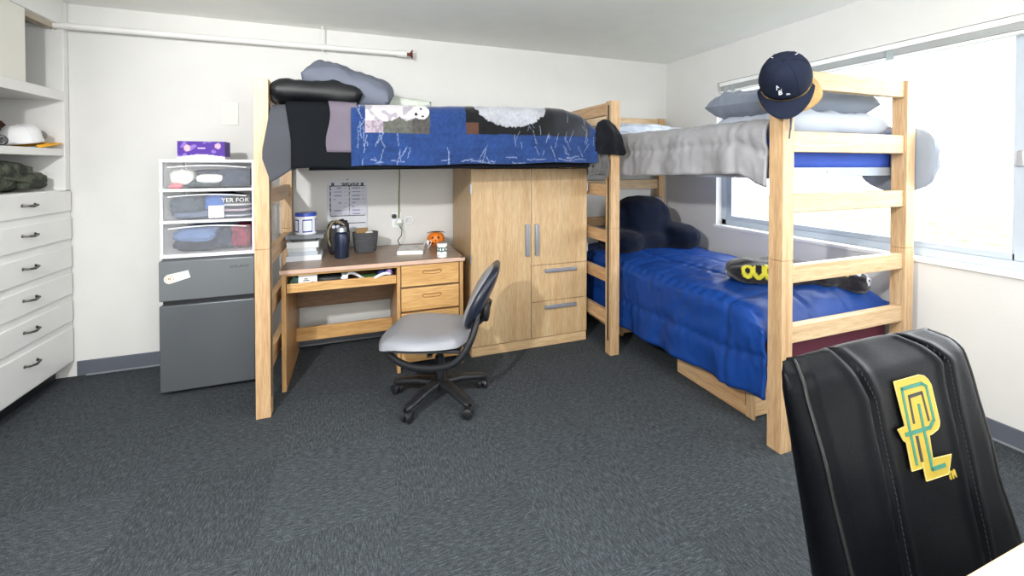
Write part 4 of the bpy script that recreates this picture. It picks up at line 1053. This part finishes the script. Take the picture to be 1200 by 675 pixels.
# jacket at the right end
JK = mat('jacket_black', '#14161d', .85, sheen=.1, bump=.25, bscale=90)
def jfn(u, v):
    x = lerp(1.54, 1.785, u); top = interp([(0, 1.60), (.12, 1.665), (.3, 1.69), (.5, 1.685), (.7, 1.65), (.88, 1.58), (1, 1.49)], u); bot = interp([(0, 1.455), (.5, 1.445), (1, 1.435)], u)
    z = lerp(bot, top, v); a = v*PI
    y = 2.552-.035*math.sin(a)**.7*(.6+.4*math.sin(PI*u))-.005*math.sin(u*13+v*3)+.012*nz(u*4, v*4, 2)
    return Vector((x, min(y, 2.566), z))
drape(jfn, 46, 36, 'black_jacket', JK, 'black jacket slung over the right end of the loft bed', 'jacket', .012)
def kfn(u, v):
    x = lerp(1.535, 1.69, u); return Vector((x, 2.598-.02*math.sin(v*PI)+.01*math.sin(u*14), lerp(1.292+.03*math.sin(u*PI+.6)*u, 1.45, v)))
drape(kfn, 24, 16, 'fuzzy_scarf', mat('fuzzy_grey', '#5b5a5a', .95, sheen=.4, bump=.8, bscale=120, var=.3, vscale=40), 'fuzzy grey scarf hanging under the black jacket on the loft bed', 'scarf', .02)
pillow('pillow', 'black satin pillow at the left end of the loft bed', (-.22, 2.83, 1.795), (.50, .42, .15), mat('black_satin', '#0e1014', .5), (0.05, 0, .05), .012, 2)
pillow('pillow', 'slate blue pillow leaning on the black pillow on the loft bed', (-.03, 2.86, 1.865), (.52, .38, .19), mat('blue_grey_case', '#636978', .75, bump=.06), (0.25, .30, -.10), .014, 7)
lump('sheer_wrap', 'pale sheer wrap bunched behind the slate blue pillow on the loft bed', 'wrap', (.27, 2.98, 1.775), (.22, .12, .045), mat('cloth_sheer', '#c3c9c0', .8), 3, .15)

# ------------------------------------------------------------------ office chair
ang = math.atan2(.36, -.933)
oc = thing('office_chair', 'office chair with pale grey seat and black five-star base', 'chair', (.45, 2.46, 0), ang)
MC = Matrix.Translation((.45, 2.46, 0)) @ Matrix.Rotation(ang, 4, 'Z')
def cbuild(w, name, m, parent, **k):
    w.v = [MC@v for v in w.v]; return w.build(name, m, parent, **k)
w = MB(); w.lathe([(0, .075), (.055, .075), (.058, .085), (.05, .115), (.03, .125), (0, .125)], (0, 0, 0), 24); hub = cbuild(w, 'base_hub', BLACKP, oc)
for k in range(5):
    a = math.radians(5+72*k)-ang; c, s = math.cos(a), math.sin(a)
    w = MB(); pts = [(.03, .100), (.10, .104), (.19, .090), (.275, .078)]
    def lf2(u, v, c=c, s=s):
        t = u; r = lerp(.03, .288, t); zc = interp([(0, .10), (.4, .098), (1, .073)], t); wd = lerp(.036, .022, t); hh = lerp(.022, .014, t)
        an = 2*PI*v; sg = lambda x: math.copysign(abs(x)**.6, x)
        yy, zz = wd*sg(math.cos(an)), hh*sg(math.sin(an))
        if t > .999 or t < .001: yy *= .6; zz *= .6
        return Vector((r*c-yy*s, r*s+yy*c, zc+zz))
    w.grid(lf2, 14, 16)
    leg = cbuild(w, 'leg', BLACKP, oc)
    cs = MB(); cx_, cy_ = .27*c, .27*s; wa = a+1.1+k*.7; wc_, ws_ = math.cos(wa), math.sin(wa)
    for sg in (-1, 1):
        o = Vector((cx_-ws_*.016*sg, cy_+wc_*.016*sg, .029)); ax = Vector((-ws_, wc_, 0))*.010
        cs.tube([o-ax*1.0, o-ax*.7, o+ax*.7, o+ax*1.0], [.024, .0285, .0285, .024], 20)
    cs.tube([(cx_, cy_, .030), (cx_, cy_, .072)], .010, 10)
    cs.ell((cx_, cy_, .042), (.024, .024, .016), 16, 10)
    cbuild(cs, 'caster', BLACKP, leg)
w = MB(); w.cyl((0, 0, .12), (0, 0, .25), .026); w.cyl((0, 0, .25), (0, 0, .345), .017); cbuild(w, 'gas_column', BLACKP, oc)
w = MB(); w.obox((.03, 0, .352), (.24, .14, .04)); w.obox((.05, -.10, .335), (.03, .12, .014)); w.obox((.02, .12, .335), (.03, .16, .014)); w.cyl((.02, -.22, .335), (.02, -.15, .335), .010); cbuild(w, 'tilt_mechanism', BLACKP, oc, bevel=.006)
def sfn_(sgn):
    def fn(u, v):
        a, b = 2*u-1, 2*v-1
        sx, sy = a*math.sqrt(1-b*b/2), b*math.sqrt(1-a*a/2); k = .36
        sx, sy = lerp(sx, a, k), lerp(sy, b, k)
        x = .075+sx*.255; y = sy*.255*(1+.04*sx)
        e = max(0, 1-max(abs(a), abs(b))**5)
        zt = .375+.058*e**.45 if sgn > 0 else .375-.016*e**.5
        if sgn > 0: zt += .012*(abs(sy)**2)-.018*ss(.4, 1, sx)-.01*math.exp(-((sx+.25)/.35)**2)*(1-sy*sy)
        return Vector((x, y, zt))
    return fn
w = MB(); w.grid(sfn_(1), 40, 40); w.grid(sfn_(-1), 40, 40, flip=True)
SEATF = mat('pale_grey_vinyl', '#8d9097', .45, var=.02, bump=.04, bscale=300); cbuild(w, 'seat', SEATF, oc, doubles=True)
w = MB(); w.obox((.06, 0, .362), (.42, .42, .016)); cbuild(w, 'seat_pan', BLACKP, oc, bevel=.006)
for sg in (-1, 1):
    w = MB(); P = [(-.235, .08, .56), (-.225, .17, .48), (-.19, .22, .395), (-.13, .245, .325), (-.02, .25, .295), (.10, .245, .30), (.19, .225, .325), (.26, .17, .358), (.28, .10, .365)]
    pts = []
    for i in range(len(P)-1):
        for t in (0, .25, .5, .75):
            p0 = P[max(0, i-1)]; p1 = P[i]; p2 = P[i+1]; p3 = P[min(len(P)-1, i+2)]
            pts.append(Vector([.5*((2*p1[j])+(-p0[j]+p2[j])*t+(2*p0[j]-5*p1[j]+4*p2[j]-p3[j])*t*t+(-p0[j]+3*p1[j]-3*p2[j]+p3[j])*t**3) for j in range(3)]))
    pts.append(Vector(P[-1])); pts = [Vector((p.x, p.y*sg, p.z)) for p in pts]
    w.tube(pts, .026, 12, flat=.7); cbuild(w, 'support_arm', BLACKP, oc)
# backrest: egg-shaped pad in front of a dark curved shell
def outline(t): return .225*(max(0, math.sin(PI*min(1, .06+t*.90)))**.55)*(1-.10*t)
def bk_pt(a, t, off):
    hw = outline(t); y = a*hw; z = .455+.335*t; lean = -.165-.15*t-.02*t*t
    x = lean+.012*(a*a)*(hw/.22)**2+.015*math.sin(PI*t)+off
    return Vector((x, y, z))
def pad(sg):
    def fn(u, v):
        a = 2*u-1; e = max(0, 1-abs(a)**4)**.5*max(0, 1-abs(2*v-1)**6)**.5
        return bk_pt(a*.93, .03+.94*v, (.030 if sg > 0 else -.006)*e+.004)
    return fn
w = MB(); w.grid(pad(1), 32, 36); w.grid(pad(-1), 32, 36, flip=True); cbuild(w, 'backrest', SEATF, oc, doubles=True)
SHELL = mat('blue_black_shell', '#252d45', .28, var=.1, coat=.2)  # dark plastic; the window's blue reflection is put into the base colour
w = MB()
w.tube([bk_pt(math.cos(q), .5+.5*math.sin(q)*.98, -.012) if 0 else bk_pt(*p_, -.014) for p_ in [(-1, t/16) for t in range(1, 16)]+[(1, 1-t/16) for t in range(1, 16)]], .021, 10, closed=True)
cbuild(w, 'back_frame', mat('frame_dark', '#1f2431', .35), oc)
w = MB(); w.grid(lambda u, v: bk_pt((2*u-1)*.96, .04+.92*v, -.020-.045*math.sin(PI*v)**.7*math.sqrt(max(0, 1-(2*u-1)**2))), 28, 28); cbuild(w, 'back_shell', SHELL, oc, solid=.006)
w = MB(); w.ell((-.275, 0, .53), (.02, .09, .06), 20, 14, p=.6); w.tube([(-.21, 0, .44), (-.26, 0, .48), (-.29, 0, .58)], .02, 10, flat=1.6); cbuild(w, 'lumbar_support', BLACKP, oc)

# ------------------------------------------------------------------ black leather chair and white table in the foreground
gc = thing('leather_chair', 'black leather chair with a stitched PL emblem in the foreground', 'chair', (1.07, .45, 0))
ex = Vector((1, 0, 0)); dn = Vector((0, -.296, -1)).normalized(); nrm = Vector((0, -1, .296)).normalized()
P0 = Vector((.813, .575, .975))
def cp(a, d, o=0): return P0+ex*a+dn*d+nrm*o
W_ = .522
def front(a, d):
    """height of the padded front face over its plane; a across 0..W, d down 0..0.56"""
    q = a/W_
    h = -.028*max(0, 1-d/.05)**2.2                       # rolled top edge
    h -= .018*max(0, 1-a/.035)**2+.018*max(0, 1-(W_-a)/.05)**2
    for s_ in seams(d): h -= .010*math.exp(-((a-s_)/.006)**2); h += .004*math.exp(-((abs(a-s_)-.02)/.014)**2)
    h += .004*nz(a*9, d*9, 2)
    return h
def seams(d): return (interp([(0, .128), (.09, .158), (.2, .148), (.37, .132), (.56, .118)], d), interp([(0, .372), (.06, .419), (.19, .399), (.32, .379), (.56, .352)], d))
def edge_l(d): return interp([(0, .02), (.02, .004), (.05, -.002), (.56, -.002)], d)
def edge_r(d): return interp([(0, .50), (.02, .535), (.05, .549), (.18, .545), (.30, .527), (.56, .51)], d)
def ff(u, v):
    d = .56*v**1.15; l, r = edge_l(d), edge_r(d); a = lerp(l, r, u)
    return cp(a, d+.008*math.sin(PI*u)*-1*(1-v)**8, front((a-l)/(r-l)*W_, d))
w = MB(); w.grid(ff, 150, 90)
# sides, top and rear wrap
TH = lambda d: interp([(0, .05), (.05, .055), (.45, .095), (.56, .10)], d)
def wrapf(u, v):
    d = .56*v**1.15; l, r = edge_l(d), edge_r(d); th = TH(d)
    if u < .12: t = u/.12; return cp(l-.012*math.sin(PI*t), d, lerp(front(0, d), -th, t))
    if u > .88: t = (u-.88)/.12; return cp(r+.012*math.sin(PI*t), d, lerp(-th, front(W_, d), t))
    t = (u-.12)/.76; return cp(lerp(l, r, t), d, -th-.02*math.sin(PI*t))
w.grid(wrapf, 60, 90)
n0 = 60
w.grid(lambda u, v: lerp_v(ff(u, 0), cp(lerp(edge_l(0), edge_r(0), u), 0, -TH(0)-.02*math.sin(PI*u)), v) if 0 else ff(u, 0).lerp(cp(lerp(edge_l(0), edge_r(0), u), 0, -TH(0)-.02*math.sin(PI*u)), v)+Vector((0, 0, .006*math.sin(PI*v))), 150, 6)
w.grid(lambda u, v: ff(u, 1).lerp(cp(lerp(edge_l(.56), edge_r(.56), u), .56, -TH(.56)-.02*math.sin(PI*u)), v), 150, 4)
back = w.build('backrest', LEATHER, gc, doubles=True, angle=60)
PIPE = mat('black_piping', '#08090b', .35)
for ed, off in ((edge_l, 0), (edge_r, W_)):
    w = MB(); w.tube([cp(ed(d)+(.008 if off == 0 else -.010), d, front(.006 if off == 0 else W_-.006, d)+.003) for d in [.56*(i/40)**1.2 for i in range(41)]], .0042, 8); w.build('piping', PIPE, back)
def sx_(d): return seams(d)
THR = mat('grey_thread', '#1b1d21', .7)
for i in (0, 1):
    w = MB(); w.tube([cp(edge_l(d)+(edge_r(d)-edge_l(d))*seams(d)[i]/W_, d, front(seams(d)[i], d)+.002) for d in [.56*(k/50) for k in range(51)]], .003, 8); w.build('seam_welt', PIPE, back)
    w = MB()
    for k in range(60):
        d = .01+.55*k/60; a = edge_l(d)+(edge_r(d)-edge_l(d))*(seams(d)[i]+.009)/W_
        o = front(seams(d)[i]+.009, d)+.0012; w.tube([cp(a, d, o), cp(a, d+.006, o)], .0009, 5)
    w.build('stitching', THR, back)
# emblem, in the plane of the back
def sm(a, d): return (a-edge_l(d))/(edge_r(d)-edge_l(d))*W_
def plate(poly, h0, h1, holes=None):
    bm = bmesh.new(); vs = [bm.verts.new((a, d, 0)) for a, d in poly]; f = bm.faces.new(vs); f.normal_update()
    bmesh.ops.triangulate(bm, faces=[f]); bm.verts.index_update()
    V = [(v.co.x, v.co.y) for v in bm.verts]; F = [tuple(v.index for v in q.verts) for q in bm.faces]; bm.free()
    n = len(V); base_h = lambda a, d: .0035
    vs = [cp(a, d, base_h(a, d)+h0) for a, d in V]+[cp(a, d, base_h(a, d)+h1) for a, d in V]
    fs = [tuple(i+n for i in q) for q in F]+[tuple(reversed(q)) for q in F]+[(i, (i+1) % n, n+(i+1) % n, n+i) for i in range(n)]
    return vs, fs
def stroke(w, pts, wd, h0, h1):
    for (a0, d0), (a1, d1) in zip(pts, pts[1:]):
        v = Vector((a1-a0, d1-d0)); l = v.length; t = v/l; nn = Vector((-t.y, t.x))*wd/2; e = t*wd*.35
        A = Vector((a0, d0))-e; B = Vector((a1, d1))+e
        w.add(*plate([tuple(A+nn), tuple(B+nn), tuple(B-nn), tuple(A-nn)], h0, h1))
outer = [(.2409, .0679), (.3267, .068), (.343, .0725), (.352, .081), (.3569, .0919), (.3473, .1599), (.342, .169), (.3328, .1746), (.3102, .179), (.2994, .1795), (.2885, .2201), (.3504, .2248), (.322, .2548), (.25, .2514), (.2555, .2140), (.2497, .2282), (.2165, .227), (.225, .1785), (.2178, .1734), (.2105, .1522), (.2354, .1503)]
w = MB(); w.add(*plate(outer, 0, .0022)); em = w.build('emblem', mat('emblem_yellow', '#9e881c', .55, var=.08, bump=.3, bscale=400, aniso=(1, 1, 4)), back, smooth=False)
w = MB(); pe = outer+[outer[0]]
w.tube([cp(a, d, .0052) for a, d in outer], .0011, 6, closed=True); w.build('emblem_border', mat('emblem_pale', '#b3a264', .6), em)
w = MB(); stroke(w, [(.2639, .149), (.2729, .1017), (.3174, .1014), (.3126, .1527)], .0062, .0012, .0028); stroke(w, [(.2600, .1757), (.2535, .215)], .0085, .0012, .0028)
w.build('emblem_outline', mat('emblem_black', '#15161c', .6), em, smooth=False)
w = MB(); stroke(w, [(.2348, .2178), (.2430, .1661), (.2572, .0845), (.3253, .0845), (.3378, .0918), (.3290, .155), (.3077, .1665), (.2294, .1645)], .0068, .0014, .0034); stroke(w, [(.2951, .1212), (.2760, .2359), (.3183, .2374)], .0068, .0014, .0036)
w.build('emblem_stripe', mat('emblem_green', '#216a58', .6, bump=.3, bscale=400), em, smooth=False)
w = MB(); Mt = Matrix((ex, -dn, nrm)).transposed().to_4x4(); Mt.translation = cp(.334, .2595, .0045)
w.text('TM', .019, Mt, .0012, bold=.0005); w.build('trademark', mat('emblem_yellow', '#9e881c'), back, smooth=False)
# seat and base of it (under the white table)
w = MB(); w.ell((1.07, .21, .44), (.26, .25, .065), 44, 22, p=.5); w.build('seat', LEATHER, gc)
w = MB(); w.tube([(1.07, .30, .37), (1.07, .50, .38), (1.07, .56, .46), (1.07, .57, .56)], .025, 10, flat=1.8); w.build('back_bracket', BLACKP, gc)
w = MB(); w.cyl((1.07, .24, .10), (1.07, .24, .40), .026); w.build('gas_column', BLACKP, gc)
for k in range(5):
    a = math.radians(20+72*k); c, s = math.cos(a), math.sin(a)
    w = MB(); w.tube([(1.07, .24, .11), (1.07+.14*c, .24+.14*s, .10), (1.07+.27*c, .24+.27*s, .075)], [.03, .026, .018], 12); lg = w.build('leg', BLACKP, gc)
    w = MB(); o = Vector((1.07+.265*c, .24+.265*s, .03)); ax = Vector((-s, c, 0))*.022; w.tube([o-ax, o-ax*.8, o+ax*.8, o+ax], [.024, .029, .029, .024], 16); w.cyl(o, o+Vector((0, 0, .045)), .009, n=8); w.build('caster', BLACKP, lg)
tbk = thing('white_table', 'white table edge in front of the black leather chair', 'table', (1.45, -.1, 0))
MB().box(.78, 2.1, -.45, .352, .722, .75).build('tabletop', mat('table_white', '#e9e9e8', .35), tbk, bevel=.004)
MB().box(.779, 2.101, .350, .3535, .724, .748).build('edge_band', mat('table_edge', '#cdb08a', .5), tbk, bevel=.001)
for x in (.82, 2.02):
    for y in (-.40, .27): MB().box(x, x+.04, y, y+.04, 0, .722).build('leg', STEEL, tbk, smooth=False, bevel=.004)

for o in COL.objects:
    if o.parent is None and o.get('category'):
        if o.name.startswith('folded_') and o['category'] in ('shirt', 'trousers', 'shorts', 'sweater', 'sheet'): o['group'] = 'clothes folded in the clear drawers'
        elif o['category'] == 'pillow' and o.name.startswith('pillow'): o['group'] = 'bed pillows'

# ------------------------------------------------------------------ light and camera
wld = bpy.data.worlds.new('sky'); scene.world = wld; wld.use_nodes = True
nt = wld.node_tree; bgn = nt.nodes['Background']; bgn.inputs['Color'].default_value = (.93, .97, 1, 1); bgn.inputs['Strength'].default_value = 10
def light(name, kind, loc, energy, color=(1, 1, 1), **kw):
    l = bpy.data.lights.new(name, kind); l.energy = energy; l.color = color
    for k, v in kw.items(): setattr(l, k, v)
    o = bpy.data.objects.new(name, l); COL.objects.link(o); o.location = loc
    return o
fl = light('flash_light', 'SPOT', (-1.0, .32, 2.05), 262, (1, .99, .98), shadow_soft_size=.045, spot_size=math.radians(136), spot_blend=.55)
fl.rotation_euler = (Vector((1.45, 3.0, .75))-Vector((-1.0, .32, 2.05))).to_track_quat('-Z', 'Y').to_euler()
light('fill_light', 'POINT', (-.7, -1.3, 1.2), 74, (1, .99, .97), shadow_soft_size=.4)  # added low fill, no real lamp; lifts the loft's shade and right wall
light('fill_light', 'POINT', (.9, -1.0, 1.75), 105, (1, .99, .97), shadow_soft_size=.5)  # added soft fill behind the camera for ambient light, no real lamp
cl_ = light('ceiling_fill', 'AREA', (1.3, .5, 2.37), 24, (1, .99, .97), shape='RECTANGLE', size=1.2, size_y=.6)  # added fill just under the ceiling to brighten the window wall, no real fixture
s = light('sun', 'SUN', (8, 0, 6), 6.0, (1, .97, .92), angle=.01); s.rotation_euler = (math.radians(12), math.radians(-38), 0)

cam = bpy.data.cameras.new('camera'); co = bpy.data.objects.new('camera', cam); COL.objects.link(co)
co.location = (0, 0, 1.364); co.rotation_euler = (PI/2-.0148, 0, -.3513)
cam.sensor_width = 36; cam.lens = 495.68/1200*36; cam.shift_x = 0; cam.shift_y = -135.9/1200; cam.clip_start = .02
scene.camera = co
vs_ = scene.view_settings
vs_.view_transform = 'Standard'; vs_.look = 'None'; vs_.exposure = 0; vs_.gamma = 1
vs_.use_curve_mapping = False
